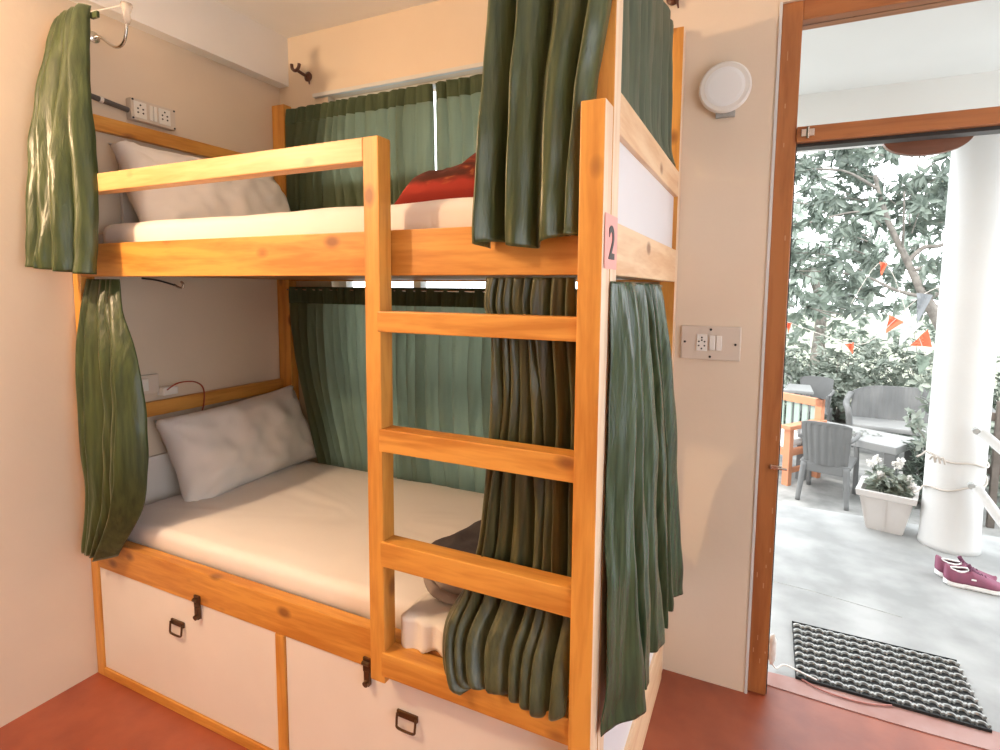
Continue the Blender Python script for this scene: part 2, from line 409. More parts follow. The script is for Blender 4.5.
# door frame
fr = thing('door_1', (DX0, D, 0), None, None); fr['kind'] = 'structure'
obj('door_jamb', B(DX0, 2.372, D+0.012, D+0.10, 0.004, DZ, bev=0.003), WD, fr)
obj('door_jamb', B(DX1-0.065, DX1, D+0.012, D+0.10, 0.004, DZ, bev=0.003), WD, fr)
obj('door_head', B(2.372, DX1-0.065, D+0.012, D+0.10, 2.412, DZ, bev=0.003), WDX, fr)
obj('door_seal', B(2.372, 2.3755, D+0.02, D+0.085, 0.006, 2.001), M_black, fr)
obj('transom_bar', B(2.372, DX1-0.065, D+0.004, D+0.085, 2.013, 2.064, bev=0.004), WDX, fr)
obj('door_seal', B(2.376, DX1-0.069, D+0.03, D+0.085, 2.001, 2.013), M_black, fr)
g = obj('transom_glass', B(2.372, DX1-0.065, D+0.055, D+0.060, 2.064, 2.412), M_glass, fr)
bm = B(2.385, 2.425, D-0.004, D+0.004, 2.028, 2.052, bev=0.002); tube(bm, [(2.405, D-0.006, 2.02), (2.405, D-0.006, 2.058)], 0.005)
tag(obj('hinge', bm, M_steel, fr), 'small steel hinge plate')
bm = B(2.345, 2.385, D+0.004, D+0.012, 0.872, 0.888, bev=0.002); tube(bm, [(2.372, D-0.004, .88), (2.40, D-0.004, .88)], 0.004)
obj('strike_plate', bm, M_steel, fr)
# scuffed paint flecks on the frame
bm = bmesh.new()
for k in range(14):
    z = random.choice([random.uniform(0.1, 1.2), random.uniform(1.5, 2.4)]); x = random.uniform(2.318, 2.362); h = random.uniform(0.006, 0.03)
    box(bm, x, x+random.uniform(0.002, 0.005), D+0.0108, D+0.0125, z, z+h)
tag(obj('paint_fleck', bm, mat('scuff', (0.50, 0.27, 0.14), 0.7), fr), 'pale scuffs on the brown frame', kind='stuff')
# half round board under the transom
bm = bmesh.new(); n = 24; f0 = []; f1 = []
for i in range(n+1):
    a = PI*i/n; x = 2.765-0.125*math.cos(a); z = 2.035-0.068*math.sin(a)**0.8
    f0.append(bm.verts.new((x, 1.13, z))); f1.append(bm.verts.new((x, 1.155, z)))
bm.faces.new(f0); bm.faces.new(f1[::-1])
for i in range(n): bm.faces.new((f0[i], f1[i], f1[i+1], f0[i+1]))
bm.faces.new((f0[-1], f1[-1], f1[0], f0[0]))
hb = obj('hanging_board', bm, wood('board_wood', 'x', (0.24, 0.12, 0.08), (0.17, 0.08, 0.05), knots=False))
tag(hb, 'brown half-oval wooden board hanging outside under the transom bar', 'board')
# window behind the beds
wn = thing('window_1', (1.08, D, WZ0), None, None); wn['kind'] = 'structure'
bm = bmesh.new(); ya, yb = D+0.05, D+0.10
box(bm, WX0, WX0+0.05, ya, yb, WZ0, WZ1); box(bm, WX1-0.05, WX1, ya, yb, WZ0, WZ1)
box(bm, WX0+.05, WX1-.05, ya, yb, WZ0, WZ0+0.05); box(bm, WX0+.05, WX1-.05, ya, yb, WZ1-0.012, WZ1)
for x in (0.80, 1.32): box(bm, x-.02, x+.02, ya, yb, WZ0+.05, WZ1-.05)
for z in (1.10, 1.62): box(bm, WX0+.05, WX1-.05, ya+.005, yb-.005, z-.02, z+.02)
obj('window_frame', bm, M_white, wn)
obj('window_pane', B(WX0+.05, WX1-.05, D+0.072, D+0.076, WZ0+.05, WZ1-.012), M_glass, wn)

# ------------------------------------------------------------------ outside shell
struct('floor_porch', B(-1.5, 6.0, 1.10, 3.12, -0.45, 0.0), M_conc)
bm = B(1.95, 6.0, D+0.16, 2.95, 2.66, 2.80)
struct('ceiling_porch', bm, M_white)
struct('trim_4', B(1.95, 6.0, 2.60, 2.86, 2.385, 2.66), M_white)       # porch beam
struct('floor_patio', B(-6, 9, 3.12, 9.0, -0.60, -0.45), M_patio)
struct('floor_garden', B(-30, 30, 9.0, 60.0, -0.75, -0.50), M_soil)
# crack line in the porch floor
struct('trim_5', T([(2.30, 1.93, 0.0), (2.6, 1.90, 0.0), (2.95, 1.83, 0.0)], 0.0022, 4), M_rubber)
# column
bm = bmesh.new(); lathe(bm, [(0.152, 0.0), (0.148, 0.03), (0.145, 0.09), (0.142, 0.4), (0.140, 1.2), (0.136, 2.39)], (3.370, 2.85, 0.0), n=48)
tag(obj('porch_column', bm, M_white, smooth=True), 'thick round white column at the edge of the porch', 'column')

# ------------------------------------------------------------------ bunk bed
bed = thing('bunk_bed', (1.0, 0.49, 0), 'pine two-tier bunk bed with ladder and white storage base', 'bunk bed')
X1 = 2.0
def pale(bm):      # daylight painted as paler wood on the right hand posts' outer faces
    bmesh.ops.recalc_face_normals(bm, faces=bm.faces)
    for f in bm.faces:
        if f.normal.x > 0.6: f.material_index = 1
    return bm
def part(name, bm, m, par=bed, label=None):
    o = obj(name, bm, m, par)
    if label: o['label'] = label
    return o
bv = 0.003
part('post', B(0.003, 0.048, 0.0, 0.05, 0.0, 2.40, bev=bv), WZ)
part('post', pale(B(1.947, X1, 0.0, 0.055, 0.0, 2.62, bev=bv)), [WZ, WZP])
part('post', B(0.003, 0.085, 0.93, 0.98, 0.0, 2.418, bev=bv), WZ)
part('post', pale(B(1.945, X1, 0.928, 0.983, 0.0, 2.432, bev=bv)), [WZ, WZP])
part('upper_side_rail', B(0.048, 1.947, 0.002, 0.042, 1.541, 1.656, bev=bv), WX)
part('lower_side_rail', B(0.048, 1.947, 0.002, 0.042, 0.442, 0.557, bev=bv), WX2)
part('back_rail', B(0.085, 1.945, 0.945, 0.98, 1.541, 1.656, bev=bv), WX)
part('back_rail', B(0.085, 1.945, 0.945, 0.98, 0.442, 0.557, bev=bv), WX)
part('back_guard_panel', B(0.085, 1.945, 0.955, 0.975, 1.66, 2.02), M_lam)
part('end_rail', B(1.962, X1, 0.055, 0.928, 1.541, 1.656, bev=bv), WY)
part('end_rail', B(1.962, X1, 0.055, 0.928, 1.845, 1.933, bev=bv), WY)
part('end_panel', B(1.970, 1.985, 0.055, 0.928, 1.656, 1.845), M_lamcool, label='pale laminate end panel')
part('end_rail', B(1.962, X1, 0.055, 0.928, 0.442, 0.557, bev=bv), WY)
part('end_panel', B(1.972, 1.994, 0.055, 0.928, 0.19, 0.442), M_lamcool, label='pale laminate end panel')
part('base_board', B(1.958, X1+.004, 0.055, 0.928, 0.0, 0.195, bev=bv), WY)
WH = wood('pine_head', 'y')
part('head_rail', B(0.003, 0.03, 0.05, 0.93, 2.084, 2.139, bev=bv), WH)
part('head_rail', B(0.003, 0.03, 0.05, 0.93, 0.972, 1.032, bev=bv), WH)
part('head_panel', B(0.005, 0.02, 0.05, 0.93, 0.56, 0.80), M_lam, label='white laminate head panel')
part('head_panel', B(0.005, 0.02, 0.18, 0.93, 1.66, 2.02), M_lam, label='white laminate head panel')
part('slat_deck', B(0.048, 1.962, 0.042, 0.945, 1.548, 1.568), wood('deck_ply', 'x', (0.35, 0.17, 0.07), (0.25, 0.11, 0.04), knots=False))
part('slat_deck', B(0.048, 1.962, 0.042, 0.945, 0.48, 0.50), WX)
# storage base
part('base_board', B(0.048, 1.947, 0.0, 0.03, 0.0, 0.034, bev=bv), WX2)
part('divider', B(0.974, 1.012, 0.0, 0.04, 0.034, 0.442, bev=bv), WZ)
for x0, x1, hx, lx in ((0.048, 0.974, 0.503, 0.618), (1.012, 1.947, 1.467, 1.335)):
    p = part('storage_panel', B(x0+.002, x1-.002, 0.006, 0.024, 0.036, 0.440, bev=0.002), M_lam)
    bm = B(hx-.034, hx+.034, -0.001, 0.006, 0.333, 0.352, bev=0.002)
    tube(bm, smoothpath([(hx-.030, -.003, .345), (hx-.030, -.006, .318), (hx-.024, -.007, .305), (hx+.024, -.007, .305), (hx+.030, -.006, .318), (hx+.030, -.003, .345)], 4), 0.0035, 8)
    obj('pull_handle', bm, M_brass, p)
    bm = B(lx-.013, lx+.013, -0.006, 0.001, 0.432, 0.475, bev=0.002)
    tube(bm, [(lx-.012, -.008, .46), (lx+.012, -.008, .46)], 0.006); box(bm, lx-.009, lx+.009, -0.008, 0.005, 0.392, 0.436, bev=0.002)
    tube(bm, [(lx, -.014, .40), (lx, -.002, .402)], 0.009, 10)
    obj('hasp_latch', bm, M_brass, p)
# handrail and ladder
TH = 0.05
bm = bmesh.new()
box(bm, 0.10, 1.386, -TH, -0.002, 1.8195, 1.878, bev=bv)
part('guard_rail', bm, wood('pine_rail', 'x', (0.76, 0.47, 0.21), (0.62, 0.33, 0.12), seed=6))
lp = part('ladder_post', B(1.386, 1.433, -TH, -0.001, 0.460, 1.878, bev=bv), WZ)
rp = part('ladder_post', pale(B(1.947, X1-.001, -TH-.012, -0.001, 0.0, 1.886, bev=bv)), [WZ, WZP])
for z0, z1, mm in ((1.399, 1.451, WX2), (1.0925, 1.152, WX), (0.786, 0.854, WX2)):
    part('rung', B(1.425, 1.948, -TH-.002, -0.003, z0, z1, bev=bv), mm)
part('step', B(1.425, 1.948, -TH-.004, 0.0, 0.483, 0.549, bev=bv), WX)
# printed number tag
bm = B(X1+.0005, X1+.0015, -0.052, 0.048, 1.553, 1.665)
tg = part('number_tag', bm, M_tape, label='pink tape tag with a black number')
fc = bpy.data.curves.new('digit', 'FONT'); fc.body = '2'; fc.size = 0.096; fc.extrude = 0.0006; fc.offset = 0.002; fc.align_x = 'CENTER'
fo = bpy.data.objects.new('digit', fc); C.objects.link(fo)
bpy.context.view_layer.update()
me = bpy.data.meshes.new_from_object(fo.evaluated_get(bpy.context.evaluated_depsgraph_get()))
bpy.data.objects.remove(fo)
me.transform(Matrix.Translation((X1+.0022, 0.0, 1.575)) @ Matrix.Rotation(PI/2, 4, 'Z') @ Matrix.Rotation(PI/2, 4, 'X'))
obj('digit', me, M_black, tg)

# ------------------------------------------------------------------ bedding
def mattress(name, x0, x1, y0, y1, z0, z1, label, sag=0.0, seed=0):
    bm = bmesh.new(); nx, ny = 90, 44; R = 0.035
    def prof():   # outline from bottom edge over the top: t -> offset, height
        pts = [(0, z0)]
        for k in range(7):
            a = k/6*PI/2
            pts.append((R-R*math.cos(a), z1-R+R*math.sin(a)))
        return pts
    pr = prof(); rings = []
    hx, hy = (x1-x0)/2, (y1-y0)/2; cx, cy = (x0+x1)/2, (y0+y1)/2
    def rect(inset, z, n=80):
        out = []
        a, b = hx-inset, hy-inset
        for sx, sy, ex, ey, m_ in ((-a, -b, a, -b, nx), (a, -b, a, b, ny), (a, b, -a, b, nx), (-a, b, -a, -b, ny)):
            for k in range(m_): out.append((cx+sx+(ex-sx)*k/m_, cy+sy+(ey-sy)*k/m_, z))
        return out
    for ins, z in pr + [(R+0.03, z1+.004), (0.10, z1+.008)]:
        ring = []
        for x, y, zz in rect(ins, z):
            wv = noise.noise(Vector((x*14+seed, y*14, zz*6)))*0.006 + noise.noise(Vector((x*30, y*30+seed, zz*4)))*0.003
            q = Vector((x, y, zz)); dirx = Vector((x-cx, y-cy, 0)).normalized()
            edge = 1 if zz < z1-0.001 else 0.3
            q -= dirx*abs(wv)*edge*1.2
            q.z += noise.noise(Vector((x*5, y*5, seed+zz)))*0.006
            ring.append(bm.verts.new(q))
        rings.append(ring)
    m_ = len(rings[0])
    for a, b in zip(rings, rings[1:]):
        for k in range(m_): bm.faces.new((a[k], a[(k+1) % m_], b[(k+1) % m_], b[k]))
    # top: grid fill through repeated inset rings
    prev = rings[-1]
    for s in (0.8, 0.6, 0.4, 0.2):
        ring = []
        for v in rings[-1]:
            q = Vector((cx+(v.co.x-cx)*s, cy+(v.co.y-cy)*s, z1+0.008))
            q.z += noise.noise(Vector((q.x*5, q.y*4, seed)))*0.014 + noise.noise(Vector((q.x*3+q.y*4, q.y*14, seed)))*0.007
            ring.append(bm.verts.new(q))
        for k in range(m_): bm.faces.new((prev[k], prev[(k+1) % m_], ring[(k+1) % m_], ring[k]))
        prev = ring
    bm.faces.new(prev); bm.faces.new(rings[0][::-1])
    o = obj(name, bm, M_sheet, smooth=True)
    return tag(o, label, 'mattress')
mattress('mattress', 0.055, 1.90, 0.050, 0.92, 0.501, 0.628, 'lower bunk mattress under a white fitted sheet', seed=3)
mattress('mattress', 0.12, 1.94, 0.046, 0.92, 1.569, 1.735, 'upper bunk mattress under a striped white sheet behind the rail', seed=8)
tag(obj('mattress_pad', B(0.052, 0.118, 0.05, 0.92, 1.569, 1.700, bev=0.02), M_matt), 'bare grey pad end left of the sheet on the upper bunk', 'pad')
# folded white sheet edge spilling over the lower rail beside the ladder
bm = bmesh.new(); g = []
for j in range(15):
    t = j/14; row = []
    for i in range(19):
        u = i/18; x = 1.455+u*0.17
        if t < .5: y = 0.20-0.19*(t/.5); z = 0.634+0.006*noise.noise(Vector((x*20, t*5, 1)))
        else: y = 0.01-0.016; z = 0.634-(t-.5)/.5*(0.082+0.012*math.sin(u*7))
        y -= 0.006*math.sin(u*18)
        row.append(bm.verts.new((x, y, z)))
    g.append(row)
for j in range(14):
    for i in range(18): bm.faces.new((g[j][i], g[j][i+1], g[j+1][i+1], g[j+1][i]))
o = obj('folded_sheet', bm, M_pillow, smooth=True); md = o.modifiers.new('t', 'SOLIDIFY'); md.thickness = 0.005
tag(o, 'pale folded sheet corner lying over the lower rail beside the ladder', 'sheet')

def pillow(name, wd, ht, th, mtx, label, seed=0, pw=2.6):
    bm = bmesh.new(); n, m_ = 44, 30
    def P(u, v, s):
        x, y = (u-.5)*wd, (v-.5)*ht
        ex = max(0, 1-abs(2*u-1)**pw); ey = max(0, 1-abs(2*v-1)**pw)
        h = (ex*ey)**0.42*th/2
        pinch = 1-0.07*(1-abs(2*u-1)**2)*abs(2*v-1)**3; pinch2 = 1-0.05*(1-abs(2*v-1)**2)*abs(2*u-1)**3
        y *= pinch; x *= pinch2
        cor = (abs(2*u-1)*abs(2*v-1))**4
        h += s*0
        wr = noise.noise(Vector((x*7+seed, y*7, s*3+seed)))*0.032 + noise.noise(Vector((x*16+seed, y*16, s*2)))*0.013
        # radiating creases at the corners
        cd = math.hypot(abs(x)-wd/2, abs(y)-ht/2); ca = math.atan2(ht/2-abs(y), wd/2-abs(x)+1e-6)
        wr += 0.012*math.sin(ca*13+seed+3*s)*math.exp(-cd*9)*min(1, h/0.02)
        return Vector((x, y, s*h + wr*min(1, h/0.03)))
    top = [[bm.verts.new(P(i/n, j/m_, 1)) for i in range(n+1)] for j in range(m_+1)]
    bot = [[top[j][i] if (i in (0, n) or j in (0, m_)) else bm.verts.new(P(i/n, j/m_, -1)) for i in range(n+1)] for j in range(m_+1)]
    for j in range(m_):
        for i in range(n):
            bm.faces.new((top[j][i], top[j][i+1], top[j+1][i+1], top[j+1][i]))
            bm.faces.new((bot[j][i], bot[j+1][i], bot[j+1][i+1], bot[j][i+1]))
    me = bpy.data.meshes.new(name); bm.to_mesh(me); bm.free(); me.materials.append(M_pillow)
    for p in me.polygons: p.use_smooth = True
    o = bpy.data.objects.new(name, me); C.objects.link(o); o.matrix_world = mtx
    return tag(o, label, 'pillow')
def frame(origin, ux, uy):
    ux = Vector(ux).normalized(); uy = Vector(uy); uy = (uy-ux*uy.dot(ux)).normalized(); uz = ux.cross(uy)
    m = Matrix((ux, uy, uz)).transposed().to_4x4(); m.translation = origin; return m
pillow('pillow', 0.70, 0.40, 0.20, frame((0.155, 0.585, 0.80), (0.04, 1, 0.06), (-0.42, 0, 1)), 'white pillow on the lower bunk leaning against the head rail', seed=2)
pillow('pillow', 0.74, 0.40, 0.20, frame((0.185, 0.47, 1.860), (0.02, 1, 0.0), (-0.55, 0, 1)), 'white pillow on the upper bunk propped behind the guard rail', seed=5)

# red fleece blanket on the upper bunk
def lump(name, cx, cy, z0, sx, sy, hfun, m, label, cat, seed=0, nx=46, ny=30, rz=0.0, amp=0.02, matfn=None, rough=9):
    bm = bmesh.new(); top = []; bot = []
    R = Matrix.Rotation(rz, 3, 'Z')
    for j in range(ny+1):
        rt, rb = [], []
        for i in range(nx+1):
            u, v = i/nx, j/ny
            e = (1-abs(2*u-1)**5)*(1-abs(2*v-1)**5)
            h = hfun(u, v)*max(0, e)**0.45
            x, y = (u-.5)*sx, (v-.5)*sy
            n_ = noise.noise(Vector((x*rough+seed, y*rough, seed)))*amp + noise.noise(Vector((x*rough*2.5+seed, y*rough*2.5, seed)))*amp*.4
            bulge = 1+0.03*math.sin(v*9+seed)
            p = R @ Vector((x*bulge, y, 0)); hh = max(0.0, h+n_*min(1, h/.03))
            rt.append(bm.verts.new((cx+p.x, cy+p.y, z0+0.012+hh)))
            rb.append(bm.verts.new((cx+p.x, cy+p.y, z0)))
        top.append(rt); bot.append(rb)
    for j in range(ny):
        for i in range(nx):
            f = bm.faces.new((top[j][i], top[j][i+1], top[j+1][i+1], top[j+1][i]))
            if matfn and matfn((i+.5)/nx, (j+.5)/ny): f.material_index = 1
            bm.faces.new((bot[j][i], bot[j+1][i], bot[j+1][i+1], bot[j][i+1]))
    for j in range(ny):
        for i, s in ((0, 1), (nx, -1)):
            bm.faces.new((top[j][i], top[j+1][i], bot[j+1][i], bot[j][i]))
    for i in range(nx):
        for j in (0, ny): bm.faces.new((top[j][i], top[j][i+1], bot[j][i+1], bot[j][i]))
    o = obj(name, bm, m, smooth=True)
    return tag(o, label, cat)
lump('fleece_blanket', 1.57, 0.50, 1.745, 0.64, 0.52, lambda u, v: 0.115+0.13*u+0.012*math.sin(u*14+v*5), [M_fleece, M_fleece2],
     'red and brown fleece blanket folded on the upper bunk', 'blanket', seed=4, ny=60)
b = lump('wool_blanket', 1.63, 0.34, 0.640, 0.50, 0.40, lambda u, v: 0.075+0.035*u, [M_navy, M_taupe],
     'dark navy and taupe blanket bundled on the lower bunk behind the curtain', 'blanket', seed=6, amp=0.02, rz=-0.25, matfn=lambda u, v: v < .10)
# rolled taupe edge of the blanket
bm = bmesh.new()
for k, (oy, oz, r) in enumerate(((0.0, 0.0, 0.021), (-0.035, -0.004, 0.015))):
    tube(bm, smoothpath([(1.40, 0.30+oy, 0.665+oz), (1.43, 0.20+oy, 0.664+oz), (1.50, 0.135+oy, 0.660+oz), (1.60, 0.12+oy, 0.662+oz), (1.72, 0.13+oy, .665)], 6), r, 10)
obj('rolled_edge', bm, M_taupe, b, world=False)
b.children[0].data.transform(Matrix.Translation(-b.location))
for p in b.children[0].data.polygons: p.use_smooth = True

# ------------------------------------------------------------------ curtains
curtain('curtain', [(0, (0.050, -0.005, 2.435, 0.220, -0.02, 2.435, 0.016)), (0.08, (0.03, -0.03, 2.36, 0.235, -0.04, 2.36, 0.022)),
                    (0.5, (0.02, -0.10, 2.0, 0.272, -0.075, 2.0, 0.030)), (1, (0.045, -0.15, 1.572, 0.288, -0.10, 1.545, 0.034))],
        4, M_green, 'green satin curtain hanging beside the upper bunk at the left wall', seed=1, skew=0.4)
curtain('curtain', [(0, (0.055, 0.02, 1.532, 0.235, 0.02, 1.532, 0.010)), (0.15, (0.055, 0.0, 1.42, 0.27, 0.0, 1.42, 0.018)),
                    (0.35, (0.05, -0.02, 1.24, 0.345, -0.02, 1.24, 0.024)), (0.6, (0.055, -0.03, 0.98, 0.368, -0.03, 0.98, 0.028)),
                    (0.82, (0.06, -0.03, 0.72, 0.33, -0.03, 0.74, 0.030)), (1, (0.055, -0.045, 0.525, 0.20, -0.045, 0.530, 0.028))],
        5, M_green, 'green satin curtain tied in at the left end of the lower bunk', seed=3, skew=0.5)
curtain('curtain', [(0, (1.728, -0.03, 2.50, 1.990, -0.025, 2.50, 0.024)), (0.41, (1.722, -0.035, 2.13, 1.985, -0.025, 2.13, 0.028)), (0.66, (1.715, -0.035, 1.91, 1.952, -0.028, 1.91, 0.028)), (1, (1.706, -0.035, 1.602, 1.945, -0.035, 1.615, 0.030))],
        4, M_satin, 'olive satin curtain covering the upper rail left of the tall corner post', seed=11, skew=0.35, hemfn=lambda u, t: (0.010*math.sin(u*9) if t > .97 else 0))
curtain('curtain', [(0, (1.682, 0.020, 1.536, 1.912, 0.020, 1.536, 0.012)), (0.06, (1.676, 0.022, 1.47, 1.912, 0.022, 1.47, 0.018)), (0.12, (1.700, 0.026, 1.41, 1.915, 0.024, 1.41, 0.020)),
                    (0.3, (1.705, 0.03, 1.24, 1.93, 0.03, 1.24, 0.022)), (0.5, (1.69, 0.035, 1.05, 1.935, 0.03, 1.05, 0.024)), (0.68, (1.665, 0.03, 0.87, 1.94, 0.028, 0.87, 0.022)),
                    (0.80, (1.625, 0.015, 0.75, 1.94, 0.005, 0.75, 0.018)), (0.90, (1.590, -0.032, 0.66, 1.935, -0.036, 0.66, 0.017)), (0.965, (1.61, -0.066, 0.575, 1.935, -0.062, 0.575, 0.014)), (1, (1.635, -0.060, 0.560, 1.93, -0.055, 0.556, 0.010))],
        8, M_olive, 'olive satin curtain gathered behind the ladder rungs and spilling onto the step', seed=19, skew=1.3, nv=100,
        hemfn=lambda u, t: (-0.035*math.exp(-((u-.12)/.10)**2)-0.025*math.exp(-((u-.85)/.14)**2))*max(0, t-.88)/.12)
curtain('curtain', [(0, (1.975, 0.062, 2.42, 1.975, 0.885, 2.40, 0.006)), (0.5, (1.975, 0.062, 2.2, 1.975, 0.885, 2.2, 0.009)), (0.85, (1.977, 0.062, 2.0, 1.980, 0.885, 2.0, 0.008)), (1, (1.980, 0.062, 1.937, 1.998, 0.885, 1.940, 0.004))],
        7, M_green3, 'grey-green curtain hanging over the end rail of the upper bunk', seed=21, skew=0.3)
curtain('curtain', [(0, (2.008, -0.005, 1.527, 2.008, 0.55, 1.527, 0.006)), (0.06, (2.014, -0.010, 1.46, 2.016, 0.57, 1.46, 0.011)), (0.3, (2.022, -0.015, 1.2, 2.026, 0.70, 1.2, 0.017)),
                    (0.6, (2.028, -0.025, 0.88, 2.036, 0.82, 0.86, 0.022)), (1, (2.036, -0.03, 0.505, 2.048, 0.90, 0.405, 0.030))],
        6, M_green2, 'green satin curtain hanging down the right side of the lower bunk', seed=25, skew=0.35, nv=80)
curtain('curtain', [(0, (0.095, 0.925, 2.385, 0.955, 0.925, 2.388, 0.008)), (0.12, (0.092, 0.925, 2.31, 0.957, 0.925, 2.31, 0.012)), (0.6, (0.09, 0.928, 2.0, 0.957, 0.928, 2.0, 0.013)), (1, (0.09, 0.928, 1.75, 0.957, 0.928, 1.75, 0.012))],
        16, M_sheer, 'thin green window curtain behind the upper bunk, left of the bright gap', seed=31, skew=0.9, nv=34, mats=[M_hem], matfn=lambda u, t: t < 0.12, nu=300)
curtain('curtain', [(0, (0.968, 0.925, 2.388, 1.90, 0.925, 2.39, 0.008)), (0.12, (0.970, 0.925, 2.31, 1.90, 0.925, 2.31, 0.012)), (1, (0.970, 0.928, 1.75, 1.90, 0.928, 1.75, 0.012))],
        16, M_sheer, 'thin green window curtain behind the red blanket, right of the bright gap', seed=33, skew=0.9, nv=34, mats=[M_hem], matfn=lambda u, t: t < 0.12, nu=300)
curtain('curtain', [(0, (0.11, 0.905, 1.512, 0.885, 0.905, 1.512, 0.008)), (0.10, (0.12, 0.905, 1.43, 0.885, 0.905, 1.43, 0.016)), (0.5, (0.17, 0.905, 1.1, 0.868, 0.905, 1.1, 0.016)), (1, (0.28, 0.925, 0.610, 0.885, 0.925, 0.610, 0.018))],
        13, M_sheer, 'thin green window curtain behind the lower bunk, nearest the pillow', seed=36, skew=0.9, nv=50, mats=[M_hem], matfn=lambda u, t: t < 0.10, nu=260)
curtain('curtain', [(0, (0.875, 0.912, 1.512, 1.88, 0.905, 1.512, 0.010)), (0.10, (0.875, 0.905, 1.43, 1.88, 0.905, 1.43, 0.014)), (0.5, (0.880, 0.912, 1.1, 1.88, 0.905, 1.1, 0.020)), (1, (0.87, 0.925, 0.610, 1.88, 0.925, 0.610, 0.022))],
        13, M_sheer, 'thin green window curtain behind the lower bunk, seen through the ladder', seed=38, skew=0.9, nv=50, mats=[M_hem], matfn=lambda u, t: t < 0.10, nu=260)
tag(obj('curtain_wire', T([(0.10, 0.905, 1.498), (1.93, 0.905, 1.498)], 0.004, 6), M_steel), 'taut wire carrying the window curtains of the lower bunk', 'wire')
tag(obj('curtain_wire', T([(2.004, 0.03, 1.522), (2.004, 0.62, 1.522)], 0.004, 6), M_steel), 'wire under the end rail carrying the right side curtain', 'wire')

# ------------------------------------------------------------------ wall fittings
# round panel lamp
t = thing('wall_lamp', (2.140, D, 2.215), 'round white panel lamp, unlit, on the wall beside the door', 'lamp')
bm = bmesh.new(); lathe(bm, [(0.070, 0.0), (0.080, -0.012), (0.086, -0.022), (0.086, -0.030), (0.080, -0.036), (0.066, -0.036)], (2.140, D, 2.215), 'y', 48)
obj('housing', bm, M_plastic, t)
bm = bmesh.new(); lathe(bm, [(0.066, -0.034), (0.066, -0.0375), (0.055, -0.0395)], (2.140, D, 2.215), 'y', 48)
obj('diffuser', bm, mat('diffuser', (0.85, 0.87, 0.88), 0.3), t, smooth=False)
obj('mounting_block', B(2.112, 2.176, D-0.018, D, 2.118, 2.150, bev=0.003), M_rubber, t)
# switch plate by the door
t = thing('switch_plate', (2.127, D, 1.316), 'white switch plate with socket and two switches beside the door', 'switch')
obj('plate', B(2.023, 2.230, D-0.010, D, 1.256, 1.380, bev=0.004), M_plasticd, t)
s_ = obj('socket', B(2.078, 2.116, D-0.0135, D-0.009, 1.288, 1.350, bev=0.002), M_plastic, t)
bm = bmesh.new()
for dx, dz in ((0, .019), (-.010, 0.004), (.010, 0.004), (-.010, -.011), (.010, -.011), (0, -.022), (0, .009)):
    lathe(bm, [(0.0032, 0.0), (0.0032, -0.0012)], (2.097+dx, D-0.0135, 1.319+dz), 'y', 8)
obj('pin_holes', bm, M_black, s_)
for x in (2.124, 2.147):
    obj('rocker', B(x, x+.019, D-0.016, D-0.009, 1.292, 1.346, bev=0.002), M_plastic, t)
for x, z in ((2.037, 1.320), (2.212, 1.316), (2.127, 1.368), (2.127, 1.268)):
    bm = bmesh.new(); lathe(bm, [(0.0045, 0), (0.0045, -0.002)], (x, D-0.010, z), 'y', 10); obj('screw', bm, M_black, t)
# switch box on the left wall
t = thing('switch_box', (0, 0.315, 2.21), 'cream switch box with two sockets on the left wall above the upper bunk', 'switch')
obj('box_body', B(0.0, 0.034, 0.222, 0.400, 2.158, 2.240, bev=0.004), M_plasticd, t)
for y in (0.255, 0.352):
    s_ = obj('socket', B(0.033, 0.038, y-.024, y+.024, 2.168, 2.230, bev=0.002), M_plastic, t)
    bm = bmesh.new()
    for dy, dz in ((0, .018), (-.010, 0.004), (.010, 0.004), (-.010, -.011), (.010, -.011)):
        lathe(bm, [(0.0035, 0.0), (0.0035, 0.0012)], (0.038, y+dy, 2.199+dz), 'x', 8)
    obj('pin_holes', bm, M_black, s_)
for y in (0.290, 0.306):
    obj('rocker', B(0.033, 0.040, y, y+.013, 2.170, 2.228, bev=0.002), M_plastic, t)
for y, z in ((0.228, 2.234), (0.394, 2.234), (0.228, 2.164), (0.394, 2.164)):
    bm = bmesh.new(); lathe(bm, [(0.004, 0), (0.004, 0.002)], (0.034, y, z), 'x', 8); obj('screw', bm, M_black, t)
t = thing('conduit', (0.015, 0.15, 2.20), 'dark conduit pipe running into the left wall switch box', 'pipe')
obj('pipe', T([(0.016, -0.05, 2.218), (0.016, 0.221, 2.192)], 0.010, 10), mat('conduit', (0.10, 0.09, 0.085), 0.5), t)
obj('saddle_clip', T([(0.016, 0.118, 2.2018), (0.016, 0.130, 2.2006)], 0.0115, 10), M_plastic, t)
# lower sockets with plug and red cable
t = thing('wall_socket', (0, 0.25, 1.10), 'small white wall socket above the lower head rail', 'socket')
obj('plate', B(0.0, 0.02, 0.20, 0.285, 1.065, 1.145, bev=0.003), M_plasticd, t)
obj('rocker', B(0.019, 0.024, 0.215, 0.24, 1.08, 1.13, bev=0.002), M_plastic, t)
t = thing('phone_charger', (0.02, 0.33, 1.07), 'white plug charger trailing a red cable above the lower head rail', 'charger')
obj('plug', B(0.002, 0.045, 0.285, 0.350, 1.052, 1.085, bev=0.005), M_plastic, t)
obj('cable', T(smoothpath([(0.045, 0.30, 1.075), (0.06, 0.34, 1.10), (0.06, 0.41, 1.095), (0.05, 0.46, 1.06), (0.045, 0.465, 0.99), (0.05, 0.44, 0.93)], 6), 0.003, 6), M_redcab, t)
